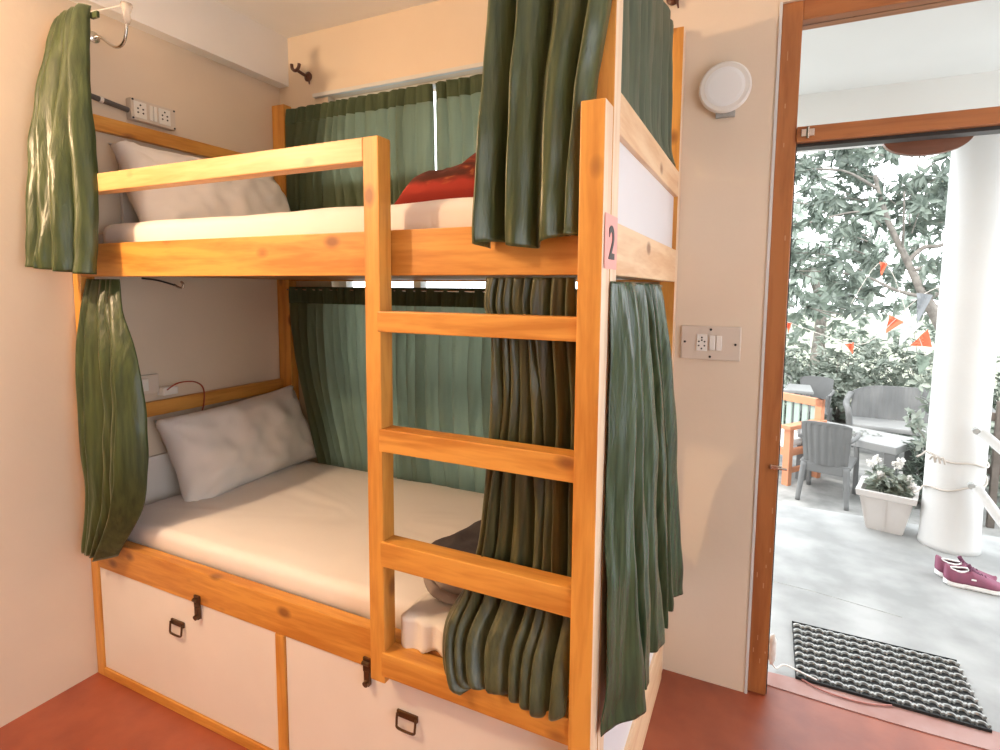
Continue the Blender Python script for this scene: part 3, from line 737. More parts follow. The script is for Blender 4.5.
# curtain hook with clear knob
t = thing('curtain_hook', (0.0, 0.12, 2.42), 'curved steel curtain hook with clear knob on the left wall', 'hook')
obj('arm', T(smoothpath([(0.0, 0.12, 2.425), (0.04, 0.12, 2.420), (0.10, 0.12, 2.382), (0.144, 0.12, 2.366), (0.180, 0.12, 2.378), (0.197, 0.12, 2.415), (0.203, 0.12, 2.445)], 5), 0.0055, 8), M_steel, t, smooth=True)
bm = bmesh.new(); lathe(bm, [(0.008, 0.0), (0.012, 0.012), (0.011, 0.035), (0.019, 0.06), (0.018, 0.068), (0.006, 0.07)], (0.205, 0.12, 2.435), 'z', 16)
obj('knob', bm, M_knob, t, smooth=True)
bm = bmesh.new(); lathe(bm, [(0.02, 0), (0.02, 0.005), (0.01, 0.01)], (0.0, 0.12, 2.425), 'x', 16); obj('wall_rose', bm, M_steel, t)
tag(obj('pull_cord', T([(0.05, 0.0, 2.44), (0.12, 0.06, 2.468), (0.205, 0.12, 2.50)], 0.0018, 5), M_plastic), 'thin pale cord from the upper left curtain to the clear knob', 'cord')
bm = B(0.225, 0.262, -0.012, -0.002, 2.392, 2.412, bev=0.002); 
tag(obj('curtain_tie', bm, M_green), 'small green tie tab beside the upper left curtain heading', 'tie')
# brown rod brackets on the back wall
def bracket(x, z, label):
    t = thing('rod_bracket', (x, D, z), label, 'bracket', group=None)
    bm = bmesh.new(); lathe(bm, [(0.022, 0), (0.024, -0.006), (0.012, -0.012)], (x, D, z-0.012), 'y', 16); obj('base_plate', bm, M_bracket, t)
    obj('arm', T(smoothpath([(x, D-0.008, z-0.012), (x-0.005, D-0.04, z-0.008), (x-0.015, D-0.07, z+0.004)], 4), 0.008, 8), M_bracket, t)
    bm = bmesh.new(); tube(bm, smoothpath([(x-.040, D-.07, z+.030), (x-.035, D-.07, z+.008), (x-.015, D-.07, z-.004), (x+.004, D-.07, z+.008), (x+.010, D-.07, z+.026)], 4), 0.008, 8)
    obj('cup', bm, M_bracket, t)
    obj('spike', T([(x+.012, D-.012, z-.01), (x+.022, D-.02, z-.055)], [0.007, 0.003], 8), M_bracket, t)
bracket(0.20, 2.560, 'brown curtain rod bracket on the back wall near the ceiling corner')
bracket(1.950, 2.570, 'brown curtain rod bracket on the back wall above the right corner post')
# dark hook under the upper deck
t = thing('cable_hook', (0.0, 0.30, 1.52), 'dark wire hook with a metal tip below the upper bunk at the left wall', 'hook')
obj('rod', T(smoothpath([(0.0, 0.25, 1.540), (0.07, 0.27, 1.532), (0.135, 0.30, 1.512)], 4), 0.004, 6), M_black, t)
obj('tip', T(smoothpath([(0.125, 0.30, 1.515), (0.15, 0.30, 1.505), (0.175, 0.30, 1.503), (0.180, .30, 1.518), (0.168, .30, 1.527)], 4), 0.005, 8), M_steel, t)

# ------------------------------------------------------------------ at the door: mat, cable, wire
t = thing('door_mat', (2.78, 1.35, 0), 'black and grey rubber door mat with rows of scallop holes', 'mat')
t.rotation_euler.z = math.radians(-0.5)
MW, MD = 0.60, 0.395
obj('mat_base', B(-MW/2, MW/2, -MD/2, MD/2, 0.001, 0.006), M_rubberd, t, world=False)
NC, NR = 14, 9
for j in range(NR):
    bm = bmesh.new()
    for i in range(NC):
        cx = -MW/2+(i+.5)*MW/NC; cy = -MD/2+(j+.5)*MD/NR-0.008
        R0, R1 = 0.0125, 0.0175; K = 8; a = []; 
        for k in range(K+1):
            th = PI*k/K*1.1-0.05*PI; c_, s_ = math.cos(th), math.sin(th)
            a.append([bm.verts.new((cx+R1*1.05*c_, cy+R1*s_, 0.006)), bm.verts.new((cx+R1*1.05*c_, cy+R1*s_, 0.016)), bm.verts.new((cx+R0*c_, cy+R0*s_, 0.016)), bm.verts.new((cx+R0*c_, cy+R0*s_, 0.006))])
        for p, q in zip(a, a[1:]):
            for m_ in range(3): bm.faces.new((p[m_], q[m_], q[m_+1], p[m_+1]))
        bm.faces.new(a[0]); bm.faces.new(a[-1][::-1])
        box(bm, cx+MW/NC/2-.004, cx+MW/NC/2+.004, cy+.002, cy+.012, 0.006, 0.016)
    obj('scallop_row', bm, M_rubber, t, world=False)
for a in ((-MW/2, MW/2, -MD/2-.005, -MD/2), (-MW/2, MW/2, MD/2, MD/2+.002)):
    obj('rim', B(*a, 0.001, 0.013), M_rubberd, t, world=False)
tag(obj('white_cable', T(smoothpath([(2.395, 1.13, 0.16), (2.402, 1.14, 0.10), (2.392, 1.15, 0.05), (2.41, 1.17, 0.012), (2.44, 1.19, 0.022), (2.50, 1.17, 0.022), (2.55, 1.15, 0.021)], 6), 0.0035, 6), M_plastic),
    'white cable hanging by the door frame and trailing onto the mat', 'cable')
bm = bmesh.new(); lathe(bm, [(0.006, 0.05), (0.014, 0.07), (0.016, 0.10), (0.011, 0.125), (0.015, 0.145), (0.007, 0.17)], (2.392, 1.135, 0.0), 'z', 10)
for v in bm.verts: v.co += Vector((1, 1, 1))*noise.noise(v.co*70)*0.006
tag(obj('cable_knot', bm, M_plastic, smooth=True), 'bunched white cable knot at the foot of the brown jamb', 'cable')
tag(obj('red_wire', T(smoothpath([(2.50, 1.150, 0.008), (2.56, 1.118, 0.008), (2.64, 1.108, 0.007), (2.72, 1.115, 0.007), (2.79, 1.14, 0.008)], 6), 0.003, 6), mat('wire_pink', (0.45, 0.18, 0.15), 0.5)),
    'thin reddish wire looped out from under the mat edge', 'wire')

# ------------------------------------------------------------------ shoes
def shoe(loc, rz, label, flip=1):
    t = thing('running_shoe', loc, label, 'shoe', rz, 'pair of maroon running shoes')
    Ls = 0.26; n = 26; m_ = 20
    def half(s):   # half width along the shoe, 0 heel .. 1 toe
        if s < 0.12: return 0.030*math.sqrt(max(0, 1-((0.12-s)/0.12)**2)) + 0.004
        if s > 0.72: return 0.047*math.sqrt(max(0, 1-((s-0.72)/0.28)**2.2))+0.002
        return 0.034+0.013*math.sin((s-0.12)/0.6*PI/2)
    def yc(s): return flip*0.010*math.sin(s*PI)*(1 if s > .3 else .5)
    def lift(s): return 0.012*max(0, (s-.75)/.25)**2+0.006*max(0, (.12-s)/.12)
    # sole
    bm = bmesh.new(); rings = []
    for i in range(n+1):
        s = i/n; h = half(s)*1.10; zz = lift(s); top = 0.030-0.006*s+zz
        wave = 0.0025*math.sin(i*PI)
        rings.append([bm.verts.new((s*Ls, yc(s)+h*a, zz+b*(top-zz)+(0.003 if (i % 2 and b == 0) else 0))) for a, b in ((-.85, 0), (-1.0, .35), (-1.0, .8), (-.9, 1), (.9, 1), (1.0, .8), (1.0, .35), (.85, 0))])
    for a, b in zip(rings, rings[1:]):
        for k in range(8): bm.faces.new((a[k], a[(k+1) % 8], b[(k+1) % 8], b[k]))
    bm.faces.new(rings[0][::-1]); bm.faces.new(rings[-1])
    obj('sole', bm, M_sole, t, world=False, smooth=False)
    # upper
    def H(s):
        if s < .45: return 0.094-0.010*math.sin(s/.45*PI)
        return 0.086-0.056*((s-.45)/.55)**0.9
    bm = bmesh.new(); rings = []
    for i in range(n+1):
        s = i/n; h = half(s); z0 = 0.026+lift(s); z1 = H(s)+lift(s)*.5
        if i == n: z1 = z0+0.010
        ring = []
        for k in range(m_+1):
            a = PI*k/m_; open_ = 0.08 < s < 0.42
            ca = math.cos(a); sa = math.sin(a)
            px = h*math.copysign(abs(ca)**0.75, ca); pz = z0+(z1-z0)*sa**0.8
            if open_: px = h*ca*1.0 if abs(ca) > .55 else math.copysign(h*.62, ca if ca else 1); 
            ring.append(bm.verts.new((s*Ls*0.985+0.002, yc(s)+px, pz)))
        rings.append(ring)
    for i, (a, b) in enumerate(zip(rings, rings[1:])):
        s = (i+.5)/n
        for k in range(m_):
            if 0.09 < s < 0.42 and abs(math.cos(PI*(k+.5)/m_)) < .5: continue
            bm.faces.new((a[k], b[k], b[k+1], a[k+1]))
    o = obj('upper', bm, M_shoe, t, world=False, smooth=True); md = o.modifiers.new('t', 'SOLIDIFY'); md.thickness = 0.004
    # collar
    pts = []
    for k in range(21):
        a = 2*PI*k/20; s = 0.255+0.165*math.cos(a); h = half(s)*.66
        pts.append((s*Ls, yc(s)+h*math.sin(a), 0.026+(H(s)-0.026)*0.90))
    obj('collar', T(pts, 0.0048, 8), M_sole, t, world=False, smooth=True)
    bm = bmesh.new(); bmesh.ops.create_grid(bm, x_segments=4, y_segments=2, size=1)
    for v in bm.verts: v.co = Vector((0.066+v.co.x*0.04, v.co.y*0.020, 0.040))
    obj('insole', bm, M_lining, t, world=False)
    # tongue and laces
    bm = bmesh.new(); tube(bm, smoothpath([(0.150, 0.0, 0.068), (0.125, 0, .082), (0.108, 0.002, 0.100), (0.100, 0.003, 0.112)], 4), [0.010]*13, 8)
    obj('tongue', bm, M_shoed, t, world=False, smooth=True)
    bm = bmesh.new()
    for k in range(5):
        s = 0.44+k*0.055; z = H(s)+0.004
        tube(bm, smoothpath([(s*Ls, yc(s)-.022, z-.010), (s*Ls+.004, yc(s), z+.002), (s*Ls, yc(s)+.022, z-.010)], 4), 0.0025, 6)
    tube(bm, smoothpath([(0.118, 0, .090), (0.108, -.015, .100), (0.100, -.020, .088), (0.112, -.006, .088)], 4), 0.0022, 6)
    obj('laces', bm, M_shoed, t, world=False)
    obj('logo', B(0.105, 0.125, -0.0475, -0.043, 0.055, 0.062, bev=0.001), M_sole, t, world=False)
    t.scale = (0.98, 1.0, 1.06)
    return t
shoe((3.215, 2.300, 0.0), math.radians(-1), 'nearer maroon running shoe with white sole beside the column')
shoe((3.200, 2.395, 0.0), math.radians(-4), 'farther maroon running shoe, half hidden behind the other', flip=-1)

# ------------------------------------------------------------------ column ropes and rails
def loop_rope(z0, z1, label, tail=True):
    pts = []
    for k in range(29):
        a = PI*1.02+(PI*1.0)*k/28
        pts.append((3.370+0.149*math.cos(a), 2.85+0.149*math.sin(a), z0+(z1-z0)*k/28+0.008*math.sin(k*.5)))
    bm = T(pts, 0.0055, 6)
    tube(bm, smoothpath([pts[0], (3.17, 2.70, z0+.01), (3.14, 2.66, z0+0.005)], 4), 0.005, 6)
    return bm
bm = loop_rope(0.56, 0.52, '')
for k in range(3): tube(bm, smoothpath([(3.205+.02*k, 2.675-.01*k, 0.555), (3.215+.02*k, 2.655-.01*k, 0.580), (3.228+.02*k, 2.655-.01*k, 0.545)], 4), 0.006, 6)
tag(obj('rope', bm, M_rope, smooth=True), 'upper knotted rope tied round the white column', 'rope')
bm = loop_rope(0.345, 0.44, '')
tag(obj('rope', bm, M_rope, smooth=True), 'lower rope sagging round the white column', 'rope')
for z, z2, lab in ((0.755, 0.60, 'upper white rail pole bolted to the right of the column'), (0.445, 0.20, 'lower white rail pole bolted to the right of the column')):
    t = thing('rail_pole', (3.40, 2.62, z), lab, 'rail')
    obj('pole', T([(3.405, 2.612, z), (3.95, 2.50, z-(z-z2)*3.2)], 0.026, 12), M_white, t, smooth=True)
    bm = T([(3.385, 2.60, z), (3.392, 2.64, z)], 0.017, 10); obj('bolt', bm, M_rubber, t)

# ------------------------------------------------------------------ foliage helpers
def leaves(items, shape='long'):
    """items: (pos, dir, normal-ish, length, width)"""
    vs = []; fs = []
    for p, d, nn, ln, wd in items:
        d = d.normalized(); sd = d.cross(nn)
        if sd.length < 1e-4: sd = Vector((1, 0, 0))
        sd.normalize(); up = sd.cross(d)
        i = len(vs)
        a = p; m1 = p+d*ln*.38; m2 = p+d*ln*.72; e = p+d*ln-up*ln*.14
        vs += [a, m1-up*wd*.12, m1+sd*wd*.5+up*wd*.10, m1-sd*wd*.5+up*wd*.10, m2-up*ln*.05, m2+sd*wd*.38, m2-sd*wd*.38, e]
        fs += [(i, i+1, i+2), (i, i+3, i+1), (i+1, i+4, i+5, i+2), (i+1, i+3, i+6, i+4), (i+4, i+7, i+5), (i+4, i+6, i+7)]
    me = bpy.data.meshes.new('foliage'); me.from_pydata([tuple(v) for v in vs], [], fs); me.update()
    return me
def rv():
    while True:
        v = Vector((random.uniform(-1, 1), random.uniform(-1, 1), random.uniform(-1, 1)))
        if 0.05 < v.length < 1: return v.normalized()
def cluster_leaves(centres, per, ln, wd, droop=0.4, spread=0.5):
    out = []
    for c, ax in centres:
        for k in range(per):
            a = 2*PI*random.random(); u = ax.orthogonal().normalized(); v = ax.cross(u)
            d = (u*math.cos(a)+v*math.sin(a))*1.0+ax*random.uniform(0.0, spread*1.6)-Vector((0, 0, droop))
            l = ln*random.uniform(.7, 1.2)
            out.append((c+rv()*ln*.25, d, (ax+rv()*.5).normalized(), l, wd*random.uniform(.8, 1.2)))
    return out
def branch_tube(bm, pts, r0, r1, n=7):
    sp = smoothpath(pts, 5); rs = [r0+(r1-r0)*i/(len(sp)-1) for i in range(len(sp))]
    tube(bm, sp, rs, n)
# main tree behind the column
t = thing('tree', (4.25, 6.0, -0.5), 'large broad-leaved tree whose branches fill the view beyond the porch', 'tree')
bm = bmesh.new()
branch_tube(bm, [(4.30, 6.0, -0.5), (4.22, 6.02, 0.6), (3.98, 6.0, 1.2), (3.84, 6.0, 1.44)], 0.085, 0.055)
obj('trunk', bm, M_bark, t, smooth=True)
brs = [([(3.84, 6.0, 1.44), (3.72, 5.98, 1.70), (3.60, 5.95, 1.95), (3.44, 5.9, 2.28), (3.30, 5.9, 2.75)], .045, .022),
       ([(3.66, 5.98, 1.84), (3.78, 5.95, 1.98), (3.92, 5.9, 2.0), (4.15, 5.9, 2.15)], .026, .016),
       ([(3.70, 5.96, 1.74), (3.90, 5.9, 1.80), (4.1, 5.9, 1.72)], .018, .010),
       ([(3.84, 6.0, 1.46), (3.55, 5.9, 1.54), (3.3, 5.8, 1.66), (3.0, 5.7, 1.72)], .022, .010),
       ([(3.84, 6.0, 1.46), (4.1, 6.1, 1.62), (4.4, 6.2, 1.95)], .04, .02),
       ([(3.34, 5.9, 2.6), (3.0, 5.8, 2.8), (2.6, 5.8, 2.85)], .018, .008),
       ([(3.42, 5.9, 2.35), (3.1, 5.7, 2.35), (2.7, 5.6, 2.25)], .014, .007),
       ([(3.60, 5.95, 1.97), (3.55, 5.7, 2.2), (3.5, 5.5, 2.5)], .014, .007)]
for p, a, b_ in brs: obj('branch', (lambda q: (branch_tube(q, p, a, b_), q)[1])(bmesh.new()), M_bark, t, smooth=True)
cs = []
for k in range(640):
    x = random.uniform(2.0, 5.0); y = random.uniform(5.3, 7.4); z = random.uniform(1.25, 3.9)
    nz = noise.noise(Vector((x*1.7, y*1.7, z*1.7)))
    if nz < -0.16: continue
    if z < 1.7 and random.random() < .45: continue
    if abs(x-3.65) < .28 and 1.25 < z < 2.1 and y < 6.1 and random.random() < .85: continue
    cs.append((Vector((x, y, z)), (Vector((x-3.8, y-6.3, .6))+rv()*1.2).normalized()))
items = cluster_leaves(cs, 17, 0.145, 0.044, droop=0.45)
o = obj('foliage', leaves(items), M_leaf, t, smooth=True)
bm = bmesh.new()
for c, ax in cs[::2]:
    d = (Vector((3.7, 6.1, c.z-.2))-c).normalized(); tube(bm, [c, c+d*random.uniform(.15, .35)+rv()*.05], [.004, .007], 4)
tag(obj('twigs', bm, M_bark, t), kind='stuff')
# paler tree farther back
def back_tree(x, y, r, zc, label, k=150, seed=0, m=M_leaf3):
    t = thing('tree', (x, y, -0.5), label, 'tree', group=None)
    obj('trunk', (lambda q: (branch_tube(q, [(x, y, -.6), (x+.1, y, 1.0), (x-.1, y, zc)], .14, .06), q)[1])(bmesh.new()), M_bark, t, smooth=True)
    cs = []
    for _ in range(k):
        d = rv()*r*random.random()**.4; d.z *= .85
        cs.append((Vector((x, y, zc))+d, (d.normalized()+rv()*.4).normalized()))
    obj('foliage', leaves(cluster_leaves(cs, 12, 0.22, 0.08)), m, t, smooth=True)
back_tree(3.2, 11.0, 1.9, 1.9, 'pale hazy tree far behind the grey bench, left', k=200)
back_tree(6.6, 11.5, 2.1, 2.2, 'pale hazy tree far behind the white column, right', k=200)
# shrubs along the garden edge
def shrub(x, y, rx, rz_, label, k=260, ln=.085, wd=.035, m=M_leaf2, group=None, z0=-0.45):
    t = thing('shrub', (x, y, z0), label, 'shrub', group=group)
    cs = []
    for _ in range(k):
        d = rv(); q = Vector((d.x*rx, d.y*rx*.8, abs(d.z)*rz_))*random.uniform(.6, 1.05)
        cs.append((Vector((x, y, z0))+q, (d+Vector((0, 0, .4))).normalized()))
    obj('foliage', leaves(cluster_leaves(cs, 9, ln, wd, droop=.1)), m, t, smooth=True)
    bm = bmesh.new()
    for c, ax in cs[::5]: tube(bm, [(x+random.uniform(-.1, .1), y, z0), tuple(c)], [.008, .003], 4)
    obj('stems', bm, M_bark, t)
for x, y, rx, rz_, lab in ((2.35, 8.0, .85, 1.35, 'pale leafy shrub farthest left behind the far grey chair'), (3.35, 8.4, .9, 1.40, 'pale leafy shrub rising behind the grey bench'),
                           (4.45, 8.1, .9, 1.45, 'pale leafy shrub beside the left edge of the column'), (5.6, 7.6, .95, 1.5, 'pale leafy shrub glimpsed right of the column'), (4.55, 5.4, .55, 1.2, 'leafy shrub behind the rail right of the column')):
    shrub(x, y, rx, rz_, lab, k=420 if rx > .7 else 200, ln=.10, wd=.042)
shrub(3.72, 4.95, .20, .62, 'tufted green plant between the table and the column', k=70, ln=.13, wd=.020, m=M_leaf)
# slender vine shrub by column
t = thing('climbing_plant', (3.80, 4.55, -0.45), 'slender leafy plant climbing beside the left edge of the column', 'plant')
stems = [[(3.78, 4.5, -.45), (3.72, 4.5, 0.1), (3.66, 4.5, 0.5), (3.58, 4.5, .75)], [(3.80, 4.5, -.45), (3.78, 4.52, .3), (3.70, 4.5, .62), (3.66, 4.45, 1.0)], [(3.80, 4.5, -.1), (3.62, 4.4, .22), (3.42, 4.35, .50)]]
bm = bmesh.new(); cs = []
for s_ in stems:
    sp = smoothpath(s_, 7); tube(bm, sp, [.007-.004*i/(len(sp)-1) for i in range(len(sp))], 5)
    for p in sp[2:]:
        for _ in range(2): cs.append((p+rv()*.05, rv()))
obj('stems', bm, M_bark, t); obj('foliage', leaves(cluster_leaves(cs, 4, .085, .035, droop=.0)), M_leaf2, t, smooth=True)
# fence right of the column
t = thing('garden_fence', (4.3, 4.6, -0.45), 'dark weathered wooden fence behind the rail poles', 'fence')
for k in range(9):
    x = 3.95+k*.13; obj('picket', B(x, x+.05, 4.58, 4.62, -.45, .62+.04*math.sin(k*3), bev=.004), M_darkw, t)
for z in (0.0, .45): obj('crossbar', B(3.9, 5.1, 4.62, 4.65, z, z+.07, bev=.003), M_darkw, t)

# ------------------------------------------------------------------ patio furniture
G = -0.45
def plastic_chair(loc, rz, label, m=M_greyp):
    """local: back rest at y=0, sitter faces +y, width along x"""
    t = thing('patio_chair', loc, label, 'chair', rz)
    # back rest: curved woven panel
    bm = bmesh.new(); n, m_ = 26, 22; f = []; bk = []
    def bp(u, v, off):
        x = (u-.5)*(0.36+0.05*v); y = -0.05-0.09*v+0.05*(2*u-1)**2+off; z = 0.36+0.42*v-0.03*(2*u-1)**4*v
        return (x, y, z)
    for j in range(m_+1):
        rr = []; rr2 = []
        for i in range(n+1):
            u, v = i/n, j/m_; rib = 0.008*(1 if i % 4 < 2 else 0)+0.001*((j) % 2)
            if u < .08 or u > .92 or v > .93: rib = .008
            rr.append(bm.verts.new(bp(u, v, -rib))); rr2.append(bm.verts.new(bp(u, v, .016)))
        f.append(rr); bk.append(rr2)
    for j in range(m_):
        for i in range(n):
            bm.faces.new((f[j][i], f[j][i+1], f[j+1][i+1], f[j+1][i])); bm.faces.new((bk[j][i], bk[j+1][i], bk[j+1][i+1], bk[j][i+1]))
        bm.faces.new((f[j][0], f[j+1][0], bk[j+1][0], bk[j][0])); bm.faces.new((f[j][n], bk[j][n], bk[j+1][n], f[j+1][n]))
    for i in range(n): bm.faces.new((f[m_][i], f[m_][i+1], bk[m_][i+1], bk[m_][i])); bm.faces.new((f[0][i], bk[0][i], bk[0][i+1], f[0][i+1]))
    obj('backrest', bm, m, t, world=False)
    bm = bmesh.new(); box(bm, -.21, .21, -.04, .42, .345, .375, bev=.012); box(bm, -.19, .19, -.045, -.02, .28, .36, bev=.008)
    obj('seat', bm, m, t, world=False, smooth=False)
    for sx in (-1, 1):
        bm = bmesh.new(); tube(bm, smoothpath([(sx*.17, -.03, .36), (sx*.185, -.06, .2), (sx*.20, -.10, 0.0)], 4), [.030, .029, .028, .027, .026, .024, .022, .021, .020], 8); obj('leg', bm, m, t, world=False, smooth=True)
        bm = bmesh.new(); tube(bm, smoothpath([(sx*.18, .40, .60), (sx*.20, .40, .36), (sx*.20, .43, 0.0)], 4), [.022]*9, 8); obj('leg', bm, m, t, world=False, smooth=True)
        bm = bmesh.new(); sp = smoothpath([(sx*.19, -.07, .62), (sx*.22, .1, .625), (sx*.215, .30, .62), (sx*.19, .41, .595)], 5); tube(bm, sp, [.020]*len(sp), 8); obj('armrest', bm, m, t, world=False, smooth=True)
    return t
plastic_chair((2.885, 4.62, G), math.radians(-14), 'grey woven-look plastic armchair with its back to the door')
plastic_chair((3.00, 7.45, G), math.radians(170), 'distant grey plastic chair beyond the far white table', M_greyp)
# coffee table
t = thing('coffee_table', (3.20, 5.24, G), 'grey square-edged plastic coffee table strewn with dry leaves', 'table', math.radians(-30))
obj('tabletop', B(-.45, .45, -.28, .28, .48, .55, bev=.006), [M_greyp2], t, world=False)
for sx in (-1, 1):
    for sy in (-1, 1): obj('leg', B(sx*.40-.045, sx*.40+.045, sy*.235-.04, sy*.235+.04, 0, .48, bev=.005), M_greyp, t, world=False)
it = []
for k in range(60):
    it.append((Vector((3.10+random.gauss(0, .13), 5.20+random.gauss(0, .08), G+.556)), Vector((random.uniform(-1, 1), random.uniform(-1, 1), .15)), Vector((0, 0, 1)), .05, .03))
o = obj('dry_leaves', leaves(it), M_print); tag(o, 'scatter of dry dark leaves on the grey coffee table', 'leaves', kind='stuff')
# bench
t = thing('patio_bench', (3.98, 6.62, G-0.0), 'grey plastic two-seat garden bench behind the coffee table', 'bench', math.radians(-6))
W2 = .68
obj('seat', B(-W2, W2, -.28, .25, .34, .40, bev=.02), M_greyp2, t, world=False)
bm = bmesh.new(); n, m_ = 40, 12; f = []; b2 = []
for j in range(m_+1):
    v = j/m_; r1 = []; r2 = []
    for i in range(n+1):
        u = i/n; x = (u-.5)*2*(W2-.02-.02*v); crown = .04*(1-abs(2*u-1)**3)
        z = .40+.36*v+crown*v-0.05*abs(2*u-1)**6*v; y = .22+.12*v-0.06*abs(2*u-1)**4
        r1.append(bm.verts.new((x, y-(.006 if i % 2 else 0), z))); r2.append(bm.verts.new((x, y+.03, z)))
    f.append(r1); b2.append(r2)
for j in range(m_):
    for i in range(n): bm.faces.new((f[j][i], f[j][i+1], f[j+1][i+1], f[j+1][i])); bm.faces.new((b2[j][i], b2[j+1][i], b2[j+1][i+1], b2[j][i+1]))
    bm.faces.new((f[j][0], f[j+1][0], b2[j+1][0], b2[j][0])); bm.faces.new((f[j][n], b2[j][n], b2[j+1][n], f[j+1][n]))
for i in range(n): bm.faces.new((f[m_][i], f[m_][i+1], b2[m_][i+1], b2[m_][i]))
obj('backrest', bm, M_greyp, t, world=False)
for sx in (-1, 1):
    bm = bmesh.new(); sp = smoothpath([(sx*(W2-.02), .26, .68), (sx*(W2+.02), .10, .62), (sx*(W2+.03), -.15, .60), (sx*(W2+.01), -.28, .56), (sx*(W2-.01), -.29, .40), (sx*(W2-.01), -.28, 0)], 5); tube(bm, sp, [.035]*len(sp), 8)
    obj('armrest', bm, M_greyp, t, world=False, smooth=True)
    obj('leg', B(sx*(W2-.05)-.03, sx*(W2-.05)+.03, .18, .26, 0, .36, bev=.006), M_greyp, t, world=False)
# dark-edged low chair arm between table and bench
# orange armchair
t = thing('wooden_armchair', (2.59, 4.97, G), 'orange wooden armchair with green back slats and pale cushion', 'armchair', math.radians(-36))
# local: front right leg at origin, depth +y to the back, width toward -x
for x, y, h in ((0, 0, .60), (-.60, 0, .60), (0, .50, .84), (-.60, .50, .84)):
    obj('leg', B(x-.04, x+.03, y-.03, y+.03, 0, h, bev=.004), M_orange, t, world=False)
obj('back_rail', B(-.63, .03, .47, .53, .76, .84, bev=.004), M_orange, t, world=False)
obj('back_rail', B(-.60, 0, .48, .52, .40, .46, bev=.004), M_orange, t, world=False)
for x in (0, -.60): obj('armrest', B(x-.055, x+.045, -.06, .56, .58, .62, bev=.005), M_orange, t, world=False)
obj('seat_rail', B(-.60, 0, -.02, .02, .30, .37, bev=.004), M_orange, t, world=False)
obj('seat_rail', B(-.02, .02, 0, .55, .30, .37, bev=.004), M_orange, t, world=False)
obj('stretcher', B(-.015, .015, 0, .55, .12, .17, bev=.004), M_orange, t, world=False)
for k in range(6): obj('back_slat', B(-.56+k*.092, -.50+k*.092, .49, .51, .45, .77, bev=.003), M_gslat, t, world=False)
obj('cushion', B(-.56, -.03, 0.0, .52, .37, .45, bev=.03), M_cush, t, world=False)
# far table with pitcher
t = thing('garden_table', (2.50, 6.75, G), 'far white plastic garden table left of the distant chair', 'table')
obj('tabletop', B(-.40, .40, -.28, .28, .70, .735, bev=.008), M_greyp2, t, world=False)
for sx in (-1, 1):
    for sy in (-1, 1): obj('leg', B(sx*.34-.025, sx*.34+.025, sy*.22-.025, sy*.22+.025, 0, .70), M_greyp2, t, world=False)
t = thing('jug', (2.55, 6.62, G+.735), 'clear jug standing on the far white table', 'jug')
bm = bmesh.new(); lathe(bm, [(.045, 0), (.06, .03), (.062, .10), (.045, .16), (.05, .19)], (0, 0, 0), 'z', 20); obj('body', bm, M_glass, t, world=False, smooth=True)
obj('handle', T(smoothpath([(.05, 0, .16), (.10, 0, .15), (.10, 0, .08), (.06, 0, .05)], 4), .006, 6), M_greyp, t, world=False)

# ------------------------------------------------------------------ planter with white flowers
t = thing('planter', (3.075, 2.985, 0.0), 'pale ribbed square planter of white flowers on the porch edge', 'planter', math.radians(-14))
bm = bmesh.new()
def ringsq(h, z, sc=1.0): return [bm.verts.new((sx*h, sy*h*sc, z)) for sx, sy in ((-1, -1), (1, -1), (1, 1), (-1, 1))]
rr = [ringsq(.093, 0), ringsq(.133, .215), ringsq(.133, .215), ringsq(.155, .225), ringsq(.160, .262), ringsq(.135, .262), ringsq(.125, .215)]
for a, b_ in zip(rr, rr[1:]):
    for k in range(4): bm.faces.new((a[k], a[(k+1) % 4], b_[(k+1) % 4], b_[k]))
bm.faces.new(rr[0][::-1]); bmesh.ops.remove_doubles(bm, verts=bm.verts, dist=1e-5)
for side in range(4):
    Rm = Matrix.Rotation(side*PI/2, 4, 'Z')
    for k in (-.32, 0, .32):
        vs = [bm.verts.new(Rm @ Vector(p)) for p in ((k*.186*1.6-.004, -.0945, .01), (k*.186*1.6+.004, -.0945, .01), (k*.266*1.5+.004, -.1335, .21), (k*.266*1.5-.004, -.1335, .21))]
        vo = [bm.verts.new(v.co + Rm @ Vector((0, -.004, 0))) for v in vs]
        bm.faces.new(vo)
        for q in range(4): bm.faces.new((vs[q], vs[(q+1) % 4], vo[(q+1) % 4], vo[q]))
obj('tub', bm, M_tub, t, world=False)
obj('soil', B(-.124, .124, -.124, .124, .19, .215), M_soil, t, world=False)
cs = []
for k in range(60):
    x, y = random.uniform(-.10, .10), random.uniform(-.09, .09); cs.append((Vector((x, y, random.uniform(.23, .36))), (Vector((x*4, y*4, 1))+rv()*.4).normalized()))
obj('leaf_tuft', leaves(cluster_leaves(cs, 6, .055, .026, droop=.0)), M_leaf2, t, world=False, smooth=True)
for x, y, z in ((-.10, 0, .40), (.03, .02, .41), (-.045, -.05, .345), (.10, -.03, .345), (.13, -.06, .31), (-.07, .06, .42), (.055, .04, .43)):
    fl = obj('flower_head', leaves([(Vector((x, y, z))+rv()*.014, rv()+Vector((0, 0, .4)), rv(), .022, .018) for _ in range(34)]), M_petal, t, world=False)
    obj('flower_stem', T([(x*.4, y*.4, .22), (x, y, z)], .0025, 5), M_leaf, fl, world=False)

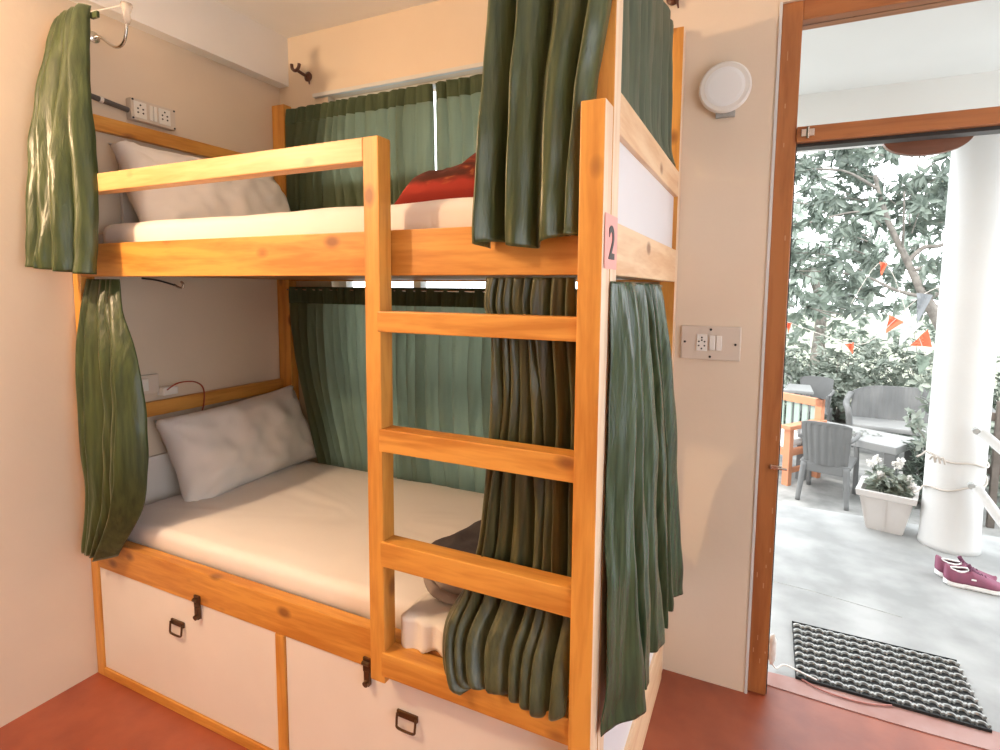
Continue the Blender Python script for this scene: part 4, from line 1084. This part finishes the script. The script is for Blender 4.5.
# ------------------------------------------------------------------ bunting
fy = 5.0
string = smoothpath([(2.35, fy, 1.28), (2.53, fy, 1.203), (3.06, fy, 1.022), (3.25, fy, 1.07), (3.42, fy, 1.272), (3.62, fy, 1.503), (3.9, fy, 1.65)], 6)
tag(obj('bunting_string', T(string, .003, 5), M_rope), 'thin string of bunting sagging across the tree', 'string')
tag(obj('bunting_string', T(smoothpath([(3.05, fy, 1.40), (3.29, fy, 1.793), (3.53, fy, 1.224), (3.60, fy, 1.104), (3.66, fy, 0.932)], 6), .0025, 5), M_rope), 'short bunting string dangling from the upper branch', 'string')
M_fo = mat('flag_orange', (0.62, 0.11, 0.05), 0.8); M_fw = mat('flag_white', (0.5, 0.51, 0.51), 0.8); M_fg = mat('flag_slate', (0.19, 0.20, 0.21), 0.8); M_fgr = mat('flag_green', (0.15, 0.19, 0.15), 0.8)
for x, z, sx, sz, rot, m, lab in ((3.29, 1.79, .06, .13, 0.1, M_fo, 'small orange pennant highest on the bunting among the leaves'),
                             (3.42, 1.27, .13, .16, 0.5, M_fo, 'orange pennant hanging left of the white pennant'), (3.60, 1.10, .20, .13, -0.9, M_fo, 'larger orange pennant twisted to the right, below the slate one'),
                             (3.53, 1.22, .14, .22, .35, M_fw, 'white pennant between the two orange pennants'), (3.62, 1.50, .12, .28, .15, M_fg, 'slate grey pennant just left of the column'),
                             (3.66, 0.93, .15, .18, .2, M_fgr, 'dark green pennant lowest beside the column'), (3.06, 1.02, .07, .11, -.3, M_fo, 'faded orange pennant low over the shrubs'),
                             (2.53, 1.20, .05, .11, 0, M_fo, 'small orange pennant beside the door frame')):
    bm = bmesh.new(); n = 6; g = []
    for j in range(n+1):
        v = j/n; row = []
        for i in range(n+1):
            u = (i/n-.5)*(1-v)
            row.append(bm.verts.new((u*sx, .012*math.sin(u*9+v*5), -v*sz)))
        g.append(row)
    for j in range(n):
        for i in range(n):
            try: bm.faces.new((g[j][i], g[j][i+1], g[j+1][i+1], g[j+1][i]))
            except ValueError: pass
    bmesh.ops.remove_doubles(bm, verts=bm.verts, dist=1e-5)
    transform_mesh(bm, Matrix.Translation((x, fy, z)) @ Matrix.Rotation(rot, 4, 'Y'))
    o = obj('pennant', bm, m); md = o.modifiers.new('t', 'SOLIDIFY'); md.thickness = .003
    tag(o, lab, 'flag')
